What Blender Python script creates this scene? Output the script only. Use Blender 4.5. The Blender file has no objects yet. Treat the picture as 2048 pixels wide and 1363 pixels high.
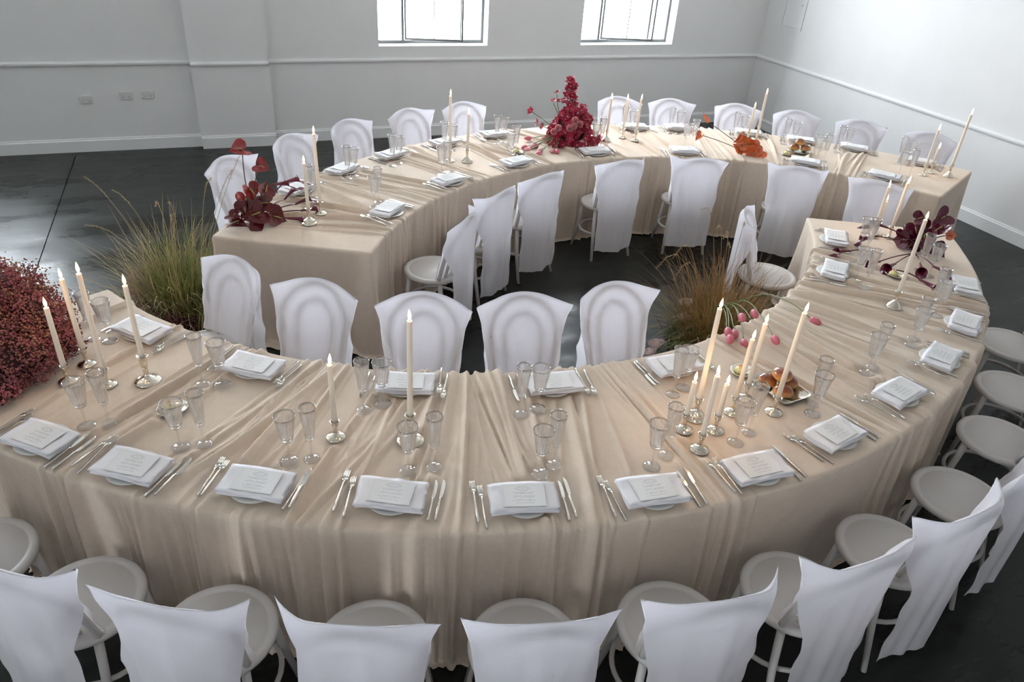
import bpy, bmesh, math, random
import numpy as np
from mathutils import Vector, Matrix
PI = math.pi
rnd = random.Random(7)
scene = bpy.context.scene
COL = scene.collection

# ------------------------------------------------------------------ camera
F_PX, PITCH, ROLL, YAW, CAM_H = 1478.38, math.radians(31.521), math.radians(4.04), math.radians(22.957), 2.75
fwd = Vector((math.sin(YAW) * math.cos(PITCH), math.cos(YAW) * math.cos(PITCH), -math.sin(PITCH)))
right = Vector((math.cos(YAW), -math.sin(YAW), 0))
up = right.cross(fwd)
r2 = math.cos(ROLL) * right + math.sin(ROLL) * up
u2 = -math.sin(ROLL) * right + math.cos(ROLL) * up
cam_data = bpy.data.cameras.new('camera')
cam_data.sensor_width = 36.0
cam_data.lens = F_PX / 2048 * 36.0
cam_data.clip_start = 0.05
cam = bpy.data.objects.new('camera', cam_data)
m = Matrix((r2, u2, -fwd)).transposed().to_4x4()
m.translation = Vector((0, 0, CAM_H))
cam.matrix_world = m
COL.objects.link(cam)
scene.camera = cam

# ------------------------------------------------------------------ world, exposure
world = bpy.data.worlds.new('overcast_sky')
scene.world = world
world.use_nodes = True
bg = world.node_tree.nodes['Background']
bg.inputs['Color'].default_value = (0.87, 0.935, 1.0, 1)
bg.inputs['Strength'].default_value = 29.5
scene.view_settings.view_transform = 'Standard'
scene.view_settings.look = 'None'
scene.view_settings.exposure = 0.12
scene.view_settings.gamma = 1.0
scene.view_settings.use_curve_mapping = False
cy = scene.cycles
cy.max_bounces = 9
cy.use_adaptive_sampling = True
cy.adaptive_threshold = 0.045
cy.diffuse_bounces = 4
cy.glossy_bounces = 4
cy.transmission_bounces = 10
cy.transparent_max_bounces = 24
cy.sample_clamp_indirect = 6.0
cy.caustics_reflective = False
cy.caustics_refractive = False
cy.use_denoising = True
cy.use_light_tree = True
CANDLE_POWER = 0.85

# ------------------------------------------------------------------ materials
def nn(nt, t, loc=None, **kw):
    n = nt.nodes.new(t)
    for k, v in kw.items():
        setattr(n, k, v)
    return n

def mat(name, col, rough=0.5, metal=0.0, var=0.0, vscale=8.0, bump=0.0, bscale=60.0, spec=0.5, stretch=None, sss=0.0, trans=0.0, coat=0.0, sheen=0.0):
    M = bpy.data.materials.new(name)
    M.use_nodes = True
    nt = M.node_tree
    p = nt.nodes['Principled BSDF']
    p.inputs['Roughness'].default_value = rough
    p.inputs['Metallic'].default_value = metal
    p.inputs['Specular IOR Level'].default_value = spec
    p.inputs['Coat Weight'].default_value = coat
    p.inputs['Coat Roughness'].default_value = 0.12
    p.inputs['Sheen Weight'].default_value = sheen
    if sss:
        p.inputs['Subsurface Weight'].default_value = sss
        p.inputs['Subsurface Radius'].default_value = (0.02, 0.012, 0.007)
        p.inputs['Subsurface Scale'].default_value = 1.0
    tc = nn(nt, 'ShaderNodeTexCoord')
    src = tc.outputs['Object']
    if stretch:
        mp = nn(nt, 'ShaderNodeMapping')
        mp.inputs['Scale'].default_value = stretch
        nt.links.new(src, mp.inputs['Vector'])
        src = mp.outputs['Vector']
    c = tuple(col) + (1,)
    p.inputs['Base Color'].default_value = c
    if var:
        no = nn(nt, 'ShaderNodeTexNoise')
        no.inputs['Scale'].default_value = vscale
        no.inputs['Detail'].default_value = 5
        nt.links.new(src, no.inputs['Vector'])
        rp = nn(nt, 'ShaderNodeValToRGB')
        rp.color_ramp.elements[0].position = 0.3
        rp.color_ramp.elements[1].position = 0.7
        rp.color_ramp.elements[0].color = tuple(max(0, x * (1 - var)) for x in col) + (1,)
        rp.color_ramp.elements[1].color = tuple(min(1, x * (1 + var)) for x in col) + (1,)
        nt.links.new(no.outputs['Fac'], rp.inputs['Fac'])
        nt.links.new(rp.outputs['Color'], p.inputs['Base Color'])
    if bump:
        nb = nn(nt, 'ShaderNodeTexNoise')
        nb.inputs['Scale'].default_value = bscale
        nb.inputs['Detail'].default_value = 4
        nt.links.new(src, nb.inputs['Vector'])
        bp = nn(nt, 'ShaderNodeBump')
        bp.inputs['Strength'].default_value = bump
        bp.inputs['Distance'].default_value = 0.01
        nt.links.new(nb.outputs['Fac'], bp.inputs['Height'])
        nt.links.new(bp.outputs['Normal'], p.inputs['Normal'])
    if trans:
        out = nt.nodes['Material Output']
        tr = nn(nt, 'ShaderNodeBsdfTranslucent')
        tr.inputs['Color'].default_value = c
        mx = nn(nt, 'ShaderNodeMixShader')
        mx.inputs['Fac'].default_value = trans
        nt.links.new(p.outputs['BSDF'], mx.inputs[1])
        nt.links.new(tr.outputs['BSDF'], mx.inputs[2])
        nt.links.new(mx.outputs['Shader'], out.inputs['Surface'])
        if bump:
            nt.links.new(bp.outputs['Normal'], tr.inputs['Normal'])
    return M

def glass_mat(name, tint=(1, 1, 1), refr=0.0, ior=1.5, gain=1.0):
    M = bpy.data.materials.new(name)
    M.use_nodes = True
    nt = M.node_tree
    nt.nodes.remove(nt.nodes['Principled BSDF'])
    out = nt.nodes['Material Output']
    t = nn(nt, 'ShaderNodeBsdfTransparent')
    t.inputs['Color'].default_value = tuple(tint) + (1,)
    g = nn(nt, 'ShaderNodeBsdfGlossy')
    g.inputs['Roughness'].default_value = 0.03
    lw = nn(nt, 'ShaderNodeLayerWeight')
    lw.inputs['Blend'].default_value = 0.5
    pw = nn(nt, 'ShaderNodeMath', operation='POWER')
    pw.inputs[1].default_value = 3.5
    nt.links.new(lw.outputs['Facing'], pw.inputs[0])
    mu = nn(nt, 'ShaderNodeMath', operation='MULTIPLY_ADD', use_clamp=True)
    mu.inputs[1].default_value = 0.75 * gain
    mu.inputs[2].default_value = ((ior - 1) / (ior + 1)) ** 2 * gain
    nt.links.new(pw.outputs[0], mu.inputs[0])
    base = t.outputs['BSDF']
    if refr:
        gl = nn(nt, 'ShaderNodeBsdfGlass')
        gl.inputs['IOR'].default_value = 1.46
        gl.inputs['Roughness'].default_value = 0.02
        m0 = nn(nt, 'ShaderNodeMixShader')
        m0.inputs['Fac'].default_value = refr
        nt.links.new(base, m0.inputs[1])
        nt.links.new(gl.outputs['BSDF'], m0.inputs[2])
        base = m0.outputs['Shader']
    mx = nn(nt, 'ShaderNodeMixShader')
    nt.links.new(mu.outputs[0], mx.inputs['Fac'])
    nt.links.new(base, mx.inputs[1])
    nt.links.new(g.outputs['BSDF'], mx.inputs[2])
    nt.links.new(mx.outputs['Shader'], out.inputs['Surface'])
    return M

def emit_mat(name):
    """candle flame: blue-ish foot, white-yellow body, orange tip"""
    M = bpy.data.materials.new(name)
    M.use_nodes = True
    nt = M.node_tree
    nt.nodes.remove(nt.nodes['Principled BSDF'])
    out = nt.nodes['Material Output']
    tc = nn(nt, 'ShaderNodeTexCoord')
    sx = nn(nt, 'ShaderNodeSeparateXYZ')
    nt.links.new(tc.outputs['Generated'], sx.inputs[0])
    rp = nn(nt, 'ShaderNodeValToRGB')
    e = rp.color_ramp.elements
    e[0].position, e[0].color = 0.0, (1.0, 0.45, 0.16, 1)
    e[1].position, e[1].color = 1.0, (1.0, 0.5, 0.2, 1)
    k = e.new(0.35); k.color = (1.0, 0.82, 0.55, 1)
    nt.links.new(sx.outputs['Z'], rp.inputs['Fac'])
    em = nn(nt, 'ShaderNodeEmission')
    em.inputs['Strength'].default_value = 5.0
    nt.links.new(rp.outputs['Color'], em.inputs['Color'])
    nt.links.new(em.outputs[0], out.inputs['Surface'])
    try:
        M.cycles.emission_sampling = 'NONE'
    except Exception:
        pass
    return M

def linen_mat():
    M = mat('beige_linen', (0.685, 0.565, 0.455), rough=0.85, var=0.03, vscale=30, spec=0.2, sheen=0.15)
    nt = M.node_tree
    p = nt.nodes['Principled BSDF']
    tc = nn(nt, 'ShaderNodeTexCoord')
    hs = []
    for sc in ((520, 60, 200), (60, 520, 200)):
        mp = nn(nt, 'ShaderNodeMapping')
        mp.inputs['Scale'].default_value = sc
        nt.links.new(tc.outputs['Object'], mp.inputs['Vector'])
        no = nn(nt, 'ShaderNodeTexNoise')
        no.inputs['Scale'].default_value = 1.0
        no.inputs['Detail'].default_value = 2
        nt.links.new(mp.outputs['Vector'], no.inputs['Vector'])
        hs.append(no)
    ad = nn(nt, 'ShaderNodeMath', operation='ADD')
    nt.links.new(hs[0].outputs['Fac'], ad.inputs[0])
    nt.links.new(hs[1].outputs['Fac'], ad.inputs[1])
    bp = nn(nt, 'ShaderNodeBump')
    bp.inputs['Strength'].default_value = 0.35
    bp.inputs['Distance'].default_value = 0.003
    nt.links.new(ad.outputs[0], bp.inputs['Height'])
    nt.links.new(bp.outputs['Normal'], p.inputs['Normal'])
    return M

def floor_mat():
    M = bpy.data.materials.new('polished_dark_concrete')
    M.use_nodes = True
    nt = M.node_tree
    p = nt.nodes['Principled BSDF']
    tc = nn(nt, 'ShaderNodeTexCoord')
    n1 = nn(nt, 'ShaderNodeTexNoise'); n1.inputs['Scale'].default_value = 1.3; n1.inputs['Detail'].default_value = 8; n1.inputs['Roughness'].default_value = 0.65
    n2 = nn(nt, 'ShaderNodeTexNoise'); n2.inputs['Scale'].default_value = 14; n2.inputs['Detail'].default_value = 6
    mp = nn(nt, 'ShaderNodeMapping'); mp.inputs['Scale'].default_value = (0.7, 2.2, 1)
    nt.links.new(tc.outputs['Object'], mp.inputs['Vector'])
    nt.links.new(mp.outputs['Vector'], n1.inputs['Vector'])
    nt.links.new(tc.outputs['Object'], n2.inputs['Vector'])
    rp = nn(nt, 'ShaderNodeValToRGB')
    rp.color_ramp.elements[0].position = 0.32; rp.color_ramp.elements[0].color = (0.010, 0.011, 0.009, 1)
    rp.color_ramp.elements[1].position = 0.75; rp.color_ramp.elements[1].color = (0.040, 0.043, 0.040, 1)
    nt.links.new(n1.outputs['Fac'], rp.inputs['Fac'])
    nt.links.new(rp.outputs['Color'], p.inputs['Base Color'])
    rr = nn(nt, 'ShaderNodeMapRange')
    p.inputs['Specular IOR Level'].default_value = 0.15
    rr.inputs['From Min'].default_value = 0.3; rr.inputs['From Max'].default_value = 0.7
    rr.inputs['To Min'].default_value = 0.14; rr.inputs['To Max'].default_value = 0.52
    nt.links.new(n1.outputs['Fac'], rr.inputs['Value'])
    nt.links.new(rr.outputs['Result'], p.inputs['Roughness'])
    bp = nn(nt, 'ShaderNodeBump'); bp.inputs['Strength'].default_value = 0.08; bp.inputs['Distance'].default_value = 0.01
    nt.links.new(n2.outputs['Fac'], bp.inputs['Height'])
    nt.links.new(bp.outputs['Normal'], p.inputs['Normal'])
    return M

def menu_mat():
    """ivory card with an oval emblem, a thin frame and rows of small grey print"""
    M = bpy.data.materials.new('printed_menu_card')
    M.use_nodes = True
    nt = M.node_tree
    p = nt.nodes['Principled BSDF']
    p.inputs['Roughness'].default_value = 0.7
    tc = nn(nt, 'ShaderNodeTexCoord')
    sx = nn(nt, 'ShaderNodeSeparateXYZ')
    nt.links.new(tc.outputs['Object'], sx.inputs[0])
    L = nt.links
    def M2(op, a, b=None, clamp=False):
        n = nn(nt, 'ShaderNodeMath', operation=op, use_clamp=clamp)
        for i, v in enumerate((a, b)):
            if v is None: continue
            if isinstance(v, (int, float)): n.inputs[i].default_value = v
            else: L.new(v, n.inputs[i])
        return n.outputs[0]
    X, Y = sx.outputs['X'], sx.outputs['Y']
    def ring(cx, cyy, a, b, w):
        dx = M2('DIVIDE', M2('SUBTRACT', X, cx), a)
        dy = M2('DIVIDE', M2('SUBTRACT', Y, cyy), b)
        d = M2('SQRT', M2('ADD', M2('MULTIPLY', dx, dx), M2('MULTIPLY', dy, dy)))
        return M2('LESS_THAN', M2('ABSOLUTE', M2('SUBTRACT', d, 1.0)), w)
    nz = nn(nt, 'ShaderNodeTexNoise'); nz.inputs['Scale'].default_value = 420; nz.inputs['Detail'].default_value = 1
    L.new(tc.outputs['Object'], nz.inputs['Vector'])
    ink = M2('GREATER_THAN', nz.outputs['Fac'], 0.47)
    tot = M2('MAXIMUM', ring(0, 0.036, 0.018, 0.010, 0.07), ring(0, 0.036, 0.027, 0.011, 0.05))
    # script mark inside the oval
    ax = M2('LESS_THAN', M2('ABSOLUTE', X), 0.009)
    wav = M2('MULTIPLY', M2('SINE', M2('MULTIPLY', X, 900)), 0.0030)
    scr = M2('LESS_THAN', M2('ABSOLUTE', M2('SUBTRACT', M2('SUBTRACT', Y, 0.036), wav)), 0.0012)
    tot = M2('MAXIMUM', tot, M2('MULTIPLY', ax, scr))
    for yy, hw in ((0.015, 0.040), (0.009, 0.034), (-0.004, 0.044), (-0.010, 0.040), (-0.022, 0.030), (-0.028, 0.044), (-0.040, 0.036)):
        row = M2('LESS_THAN', M2('ABSOLUTE', M2('SUBTRACT', Y, yy)), 0.0016)
        inx = M2('LESS_THAN', M2('ABSOLUTE', X), hw)
        tot = M2('MAXIMUM', tot, M2('MULTIPLY', M2('MULTIPLY', row, inx), ink))
    # thin printed frame
    ex = M2('ABSOLUTE', M2('SUBTRACT', M2('ABSOLUTE', X), 0.0755))
    ey = M2('ABSOLUTE', M2('SUBTRACT', M2('ABSOLUTE', Y), 0.0535))
    fx = M2('MULTIPLY', M2('LESS_THAN', ex, 0.0005), M2('LESS_THAN', M2('ABSOLUTE', Y), 0.054))
    fy = M2('MULTIPLY', M2('LESS_THAN', ey, 0.0005), M2('LESS_THAN', M2('ABSOLUTE', X), 0.076))
    tot = M2('MAXIMUM', tot, M2('MULTIPLY', M2('MAXIMUM', fx, fy), 0.5))
    mx = nn(nt, 'ShaderNodeMix', data_type='RGBA')
    mx.inputs['A'].default_value = (0.80, 0.79, 0.79, 1)
    mx.inputs['B'].default_value = (0.50, 0.50, 0.50, 1)
    L.new(tot, mx.inputs['Factor'])
    L.new(mx.outputs['Result'], p.inputs['Base Color'])
    return M

M = {}
M['wall'] = mat('white_painted_plaster', (0.745, 0.735, 0.725), rough=0.6, var=0.015, vscale=3, bump=0.05, bscale=25)
M['trim'] = mat('white_gloss_trim', (0.76, 0.755, 0.75), rough=0.4)
M['ceil'] = mat('white_ceiling_paint', (0.82, 0.81, 0.79), rough=0.8)
M['floor'] = floor_mat()
M['joint'] = mat('dark_joint_filler', (0.006, 0.006, 0.006), rough=0.9)
M['steel'] = mat('dark_window_steel', (0.16, 0.165, 0.165), rough=0.5)
M['winglass'] = glass_mat('window_glass', (0.97, 0.98, 0.98), 0.0, 1.45, 0.7)
M['outlet'] = mat('white_plastic', (0.66, 0.65, 0.63), rough=0.4)
M['slot'] = mat('dark_socket_slot', (0.12, 0.12, 0.12), rough=0.6)
M['linen'] = linen_mat()
M['chair'] = mat('white_painted_wood', (0.60, 0.565, 0.535), rough=0.45, var=0.03, vscale=5)
M['cover'] = mat('white_cotton_sheet', (0.925, 0.915, 0.96), rough=0.85, spec=0.15, trans=0.56, bump=0.12, bscale=220)
M['plate'] = mat('glazed_white_stoneware', (0.74, 0.725, 0.69), rough=0.25, coat=0.3)
M['napkin'] = mat('white_cotton_napkin', (0.84, 0.82, 0.845), rough=0.85, spec=0.15, bump=0.12, bscale=260)
M['menu'] = menu_mat()
M['silver'] = mat('antique_silver', (0.76, 0.70, 0.60), rough=0.14, metal=1.0, var=0.08, vscale=25)
M['cutlery'] = mat('polished_cutlery_steel', (0.70, 0.67, 0.62), rough=0.16, metal=1.0)
M['crystal'] = glass_mat('cut_crystal', (0.99, 0.99, 0.99), 0.30, 1.5, 1.8)
M['crystal_foot'] = glass_mat('clear_crystal_foot', (0.99, 0.99, 0.99), 0.12, 1.5, 1.2)
M['wax'] = mat('ivory_candle_wax', (0.90, 0.82, 0.72), rough=0.4, trans=0.3)
M['wick'] = mat('charred_wick', (0.02, 0.015, 0.012), rough=0.9)
M['flame'] = emit_mat('candle_flame')

# ------------------------------------------------------------------ mesh helpers
def build(name, vf, material=None, parent=None, smooth=True, fix=False, loc=None, rot=None):
    v, f = vf
    me = bpy.data.meshes.new(name)
    me.from_pydata([tuple(x) for x in v], [], [tuple(x) for x in f])
    if fix:
        b = bmesh.new(); b.from_mesh(me)
        bmesh.ops.recalc_face_normals(b, faces=b.faces)
        b.to_mesh(me); b.free()
    if material: me.materials.append(material)
    if smooth: me.shade_smooth()
    return link(name, me, parent, loc, rot)

def link(name, me, parent=None, loc=None, rot=None):
    o = bpy.data.objects.new(name, me)
    COL.objects.link(o)
    if parent is not None: o.parent = parent
    if loc is not None: o.location = loc
    if rot is not None: o.rotation_euler = rot
    return o

def tag(o, label=None, cat=None, group=None, kind=None):
    for k, v in (('label', label), ('category', cat), ('group', group), ('kind', kind)):
        if v: o[k] = v
    return o

def empty(name, loc=(0, 0, 0), rot=(0, 0, 0), label=None, cat=None, group=None, kind=None):
    o = bpy.data.objects.new(name, None)
    o.empty_display_size = 0.05
    COL.objects.link(o)
    o.location = loc; o.rotation_euler = rot
    return tag(o, label, cat, group, kind)

def merge(*parts):
    V, F = [], []
    for v, f in parts:
        n = len(V); V += list(v); F += [tuple(i + n for i in q) for q in f]
    return V, F

def box(x0, x1, y0, y1, z0, z1):
    v = [(x, y, z) for z in (z0, z1) for y in (y0, y1) for x in (x0, x1)]
    f = [(0, 2, 3, 1), (4, 5, 7, 6), (0, 1, 5, 4), (2, 6, 7, 3), (0, 4, 6, 2), (1, 3, 7, 5)]
    return v, f

def lathe(prof, seg=24, rfun=None, z0=0.0):
    """profile of (r, z); r == 0 ends close to a point"""
    V, F, rows = [], [], []
    for r, z in prof:
        if r < 1e-6:
            V.append((0, 0, z + z0)); rows.append([len(V) - 1])
        else:
            row = []
            for i in range(seg):
                a = 2 * PI * i / seg
                rr = rfun(r, z, a) if rfun else r
                V.append((rr * math.cos(a), rr * math.sin(a), z + z0)); row.append(len(V) - 1)
            rows.append(row)
    for a, b in zip(rows, rows[1:]):
        for i in range(seg):
            j = (i + 1) % seg
            if len(a) == 1 and len(b) == 1: continue
            if len(a) == 1: F.append((a[0], b[j], b[i]))
            elif len(b) == 1: F.append((a[i], a[j], b[0]))
            else: F.append((a[i], a[j], b[j], b[i]))
    return V, F

def tube(pts, rad, seg=8, closed=False, caps=True):
    pts = [Vector(p) for p in pts]; n = len(pts)
    rads = rad if isinstance(rad, (list, tuple)) else [rad] * n
    V, F, prev = [], [], None
    for i, p in enumerate(pts):
        if closed: t = pts[(i + 1) % n] - pts[i - 1]
        else: t = pts[min(i + 1, n - 1)] - pts[max(i - 1, 0)]
        t.normalize()
        if prev is None:
            a = Vector((0, 0, 1)) if abs(t.z) < 0.9 else Vector((1, 0, 0))
            nrm = t.cross(a).normalized()
        else:
            nrm = (prev - t * prev.dot(t))
            nrm = nrm.normalized() if nrm.length > 1e-6 else t.orthogonal().normalized()
        prev = nrm; bn = t.cross(nrm)
        for k in range(seg):
            a = 2 * PI * k / seg
            V.append(tuple(p + (nrm * math.cos(a) + bn * math.sin(a)) * rads[i]))
    m = n if closed else n - 1
    for i in range(m):
        j = (i + 1) % n
        for k in range(seg):
            l = (k + 1) % seg
            F.append((i * seg + k, i * seg + l, j * seg + l, j * seg + k))
    if caps and not closed:
        F.append(tuple(range(seg))[::-1]); F.append(tuple((n - 1) * seg + k for k in range(seg)))
    return V, F

def grid(nu, nv, fun):
    V = [fun(i / nu, j / nv) for j in range(nv + 1) for i in range(nu + 1)]
    w = nu + 1
    F = [(j * w + i, j * w + i + 1, (j + 1) * w + i + 1, (j + 1) * w + i) for j in range(nv) for i in range(nu)]
    return V, F

def xform(vf, mtx):
    v, f = vf
    return [tuple(mtx @ Vector(p)) for p in v], f

def copy_tree(root, loc=None, rot=None, label=None, group=None, cat=None):
    r = root.copy(); COL.objects.link(r)
    if loc is not None: r.location = loc
    if rot is not None: r.rotation_euler = rot
    tag(r, label, cat, group)
    for ch in root.children:
        c = ch.copy(); COL.objects.link(c); c.parent = r
        for g in ch.children:
            d = g.copy(); COL.objects.link(d); d.parent = c
    return r

ORD = ['first', 'second', 'third', 'fourth', 'fifth', 'sixth', 'seventh', 'eighth', 'ninth', 'tenth', 'eleventh', 'twelfth']

# ================================================================== THE ROOM
BY, RX, LX, RY, CZ = 9.07, 7.305, -7.0, -5.5, 4.7          # back, side and rear wall faces, ceiling height
WT = 0.58
SILL, HEAD = 1.07, 3.95

def wall_with_holes(u0, u1, z0, z1, holes, place):
    """place(u, depth, z) -> xyz; holes: (ua, ub, za, zb); depth 0 = room face, 1 = outer face"""
    us = sorted({u0, u1, *[h[0] for h in holes], *[h[1] for h in holes]})
    zs = sorted({z0, z1, *[h[2] for h in holes], *[h[3] for h in holes]})
    V, F, idx = [], [], {}
    def vid(u, d, z):
        k = (u, d, z)
        if k not in idx:
            idx[k] = len(V); V.append(place(u, d, z))
        return idx[k]
    def hole(a, b, c, d):
        return any(a >= h[0] - 1e-6 and b <= h[1] + 1e-6 and c >= h[2] - 1e-6 and d <= h[3] + 1e-6 for h in holes)
    for a, b in zip(us, us[1:]):
        for c, d in zip(zs, zs[1:]):
            if hole(a, b, c, d): continue
            for dp in (0, 1):
                F.append((vid(a, dp, c), vid(b, dp, c), vid(b, dp, d), vid(a, dp, d)))
    for a, b, c, d in list(holes) + [(u0, u1, z0, z1)]:
        uu = [x for x in us if a - 1e-6 <= x <= b + 1e-6]; zz = [x for x in zs if c - 1e-6 <= x <= d + 1e-6]
        for p, q in zip(uu, uu[1:]):
            for z in (c, d): F.append((vid(p, 0, z), vid(q, 0, z), vid(q, 1, z), vid(p, 1, z)))
        for p, q in zip(zz, zz[1:]):
            for u in (a, b): F.append((vid(u, 0, p), vid(u, 0, q), vid(u, 1, q), vid(u, 1, p)))
    return V, F

def struct(name, vf, material, parent=None, smooth=False, fix=True):
    o = build(name, vf, material, parent, smooth, fix)
    if parent is None: tag(o, kind='structure')
    return o

# floor: a screed bed with the saw-cut concrete slabs on it
fl = struct('floor', box(LX - 0.4, RX + 0.4, RY - 0.4, BY + 0.6, -0.12, -0.012), M['joint'])
xs = [LX - 0.4, -1.46, RX + 0.4]
ys = [RY - 0.4, BY + 0.6]
for i in range(2):
    for j in range(1):
        build('slab', box(xs[i] + 0.0045, xs[i + 1] - 0.0045, ys[j] + 0.0045, ys[j + 1] - 0.0045, -0.012, 0.0), M['floor'], fl, False)
struct('ceiling', box(LX - 0.6, RX + 0.4, RY - 0.4, BY + 0.6, CZ, CZ + 0.2), M['ceil'])

WIN = [(-5.94, -4.59), (-3.33, -1.98), (1.895, 3.235), (4.505, 5.865)]
struct('wall_back', wall_with_holes(LX - 0.4, RX + 0.4, 0, CZ, [(a, b, SILL, HEAD) for a, b in WIN], lambda u, d, z: (u, BY + d * WT, z)), M['wall'])
struct('wall_right', box(RX, RX + 0.4, RY, BY, 0, CZ), M['wall'])
FILL_WIN = [(-2.6, -1.25)]  # unseen side-wall window, added as fill light from near the camera
struct('wall_left', wall_with_holes(RY, BY, 0, CZ, [(a, b, SILL, HEAD) for a, b in FILL_WIN], lambda u, d, z: (LX - d * WT, u, z)), M['wall'])
struct('wall_rear', box(LX - 0.4, RX + 0.4, RY - 0.4, RY, 0, CZ), M['wall'])
PX0, PX1, PY = -0.175, 0.635, 8.97
struct('pillar', box(PX0, PX1, PY, BY + 0.01, 0, CZ), M['wall'])

RAIL = [(0, 0.888), (0.010, 0.890), (0.014, 0.898), (0.024, 0.905), (0.026, 0.922), (0.016, 0.928), (0.012, 0.936), (0, 0.94)]
BASE = [(0, 0.0), (0.020, 0.0), (0.020, 0.118), (0.012, 0.126), (0.010, 0.138), (0.0, 0.142)]
def moulding(prof, p0, p1, nrm):
    """sweep a (projection, height) profile from p0 to p1; nrm points into the room"""
    V = [(p[0] + nrm[0] * d, p[1] + nrm[1] * d, z) for p in (p0, p1) for d, z in prof]
    n = len(prof)
    F = [(i, i + 1, n + i + 1, n + i) for i in range(n - 1)] + [tuple(range(n)), tuple(range(n, 2 * n))]
    return V, F
runs = [((LX, BY), (PX0, BY), (0, -1)), ((PX0, PY), (PX1, PY), (0, -1)), ((PX1, BY), (RX, BY), (0, -1)), ((RX, RY), (RX, BY), (-1, 0)), ((LX, RY), (LX, BY), (1, 0))]
for i, (a, b, n) in enumerate(runs):
    struct('trim_%d' % (i + 1), moulding(RAIL, a, b, n), M['trim'])
    struct('baseboard_' + ['back_west', 'pillar', 'back_east', 'right', 'left'][i], moulding(BASE, a, b, n), M['trim'])

def make_window(k, a, b, place, open_sash=True):
    """steel window: fixed side lights, a middle sash standing ajar, horizontal glazing bars"""
    w = empty('window_%d' % k, kind='structure')
    D = 0.17                                   # glazing line behind the room face
    def bar(name, u0, u1, d0, d1, z0, z1, m='steel', par=w):
        v, f = box(u0, u1, d0, d1, z0, z1)
        return build(name, ([place(*p) for p in v], f), M[m], par, False, True)
    W = b - a
    s0, s1 = a + 0.245 * W, a + 0.79 * W
    for u0, u1 in ((a, a + 0.03), (b - 0.03, b)): bar('window_frame', u0, u1, D, D + 0.04, SILL, HEAD)
    for z0, z1 in ((SILL, SILL + 0.035), (HEAD - 0.035, HEAD)): bar('window_frame', a + 0.03, b - 0.03, D, D + 0.04, z0, z1)
    for u in (s0, s1): bar('mullion', u - 0.014, u + 0.014, D, D + 0.04, SILL + 0.035, HEAD - 0.035)
    rows = [SILL + 0.035, 1.66, 2.25, 2.84, 3.43, HEAD - 0.035]
    for z in rows[1:-1]: bar('transom', a + 0.03, s0 - 0.014, D + 0.005, D + 0.03, z - 0.011, z + 0.011); bar('transom', s1 + 0.014, b - 0.03, D + 0.005, D + 0.03, z - 0.011, z + 0.011)
    for z0, z1 in zip(rows, rows[1:]):
        bar('pane', a + 0.03, s0 - 0.014, D + 0.016, D + 0.020, z0 + 0.011, z1 - 0.011, 'winglass')
        bar('pane', s1 + 0.014, b - 0.03, D + 0.016, D + 0.020, z0 + 0.011, z1 - 0.011, 'winglass')
    # hinged sash: turned about its edge at s0
    ang = math.radians(13 if open_sash else 0)
    L = s1 - s0 - 0.03
    def sbar(name, l0, l1, t0, t1, z0, z1, m='steel'):
        v, f = box(l0, l1, t0, t1, z0, z1)
        q = []
        for l, t, z in v:
            u = s0 + 0.015 + l * math.cos(ang) + t * math.sin(ang)
            d = D - 0.002 - l * math.sin(ang) + t * math.cos(ang) - 0.02
            q.append(place(u, d, z))
        return build(name, (q, f), M[m], sash, False, True)
    sash = sb = None
    sash = build('sash', ([place(s0 + 0.006 * c, D - 0.01 + 0.006 * e, z) for z in (SILL + 0.04, HEAD - 0.05) for c, e in ((0, 0), (1, 0), (1, 1), (0, 1))], box(0, 1, 0, 1, 0, 1)[1] if False else [(0, 1, 2, 3), (4, 5, 6, 7), (0, 1, 5, 4), (1, 2, 6, 5), (2, 3, 7, 6), (3, 0, 4, 7)]), M['steel'], w, False, True)
    zt = 1.66
    for l0, l1 in ((0, 0.022), (L - 0.022, L)): sbar('sash_frame', l0, l1, -0.012, 0.018, SILL + 0.045, zt)
    sbar('sash_frame', 0.022, L - 0.022, -0.012, 0.018, SILL + 0.045, SILL + 0.067)
    sbar('sash_frame', 0.022, L - 0.022, -0.012, 0.018, zt - 0.022, zt)
    sbar('glazing_bar', L / 2 - 0.006, L / 2 + 0.006, -0.006, 0.012, SILL + 0.067, zt - 0.022)
    for l0, l1 in ((0.022, L / 2 - 0.006), (L / 2 + 0.006, L - 0.022)): sbar('pane', l0, l1, 0.0, 0.004, SILL + 0.067, zt - 0.022, 'winglass')
    # fixed lights above the sash
    bar('transom', s0 + 0.014, s1 - 0.014, D, D + 0.04, zt + 0.004, zt + 0.034)
    for z0, z1 in zip(rows[1:], rows[2:]):
        if z0 > 1.7: bar('transom', s0 + 0.014, s1 - 0.014, D + 0.005, D + 0.03, z0 - 0.011, z0 + 0.011)
        mu = (s0 + s1) / 2
        bar('glazing_bar', mu - 0.007, mu + 0.007, D + 0.005, D + 0.03, max(z0, zt + 0.034), z1)
        bar('pane', s0 + 0.014, mu - 0.007, D + 0.016, D + 0.020, max(z0, zt + 0.03), z1 - 0.011, 'winglass')
        bar('pane', mu + 0.007, s1 - 0.014, D + 0.016, D + 0.020, max(z0, zt + 0.03), z1 - 0.011, 'winglass')
    return w

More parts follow.
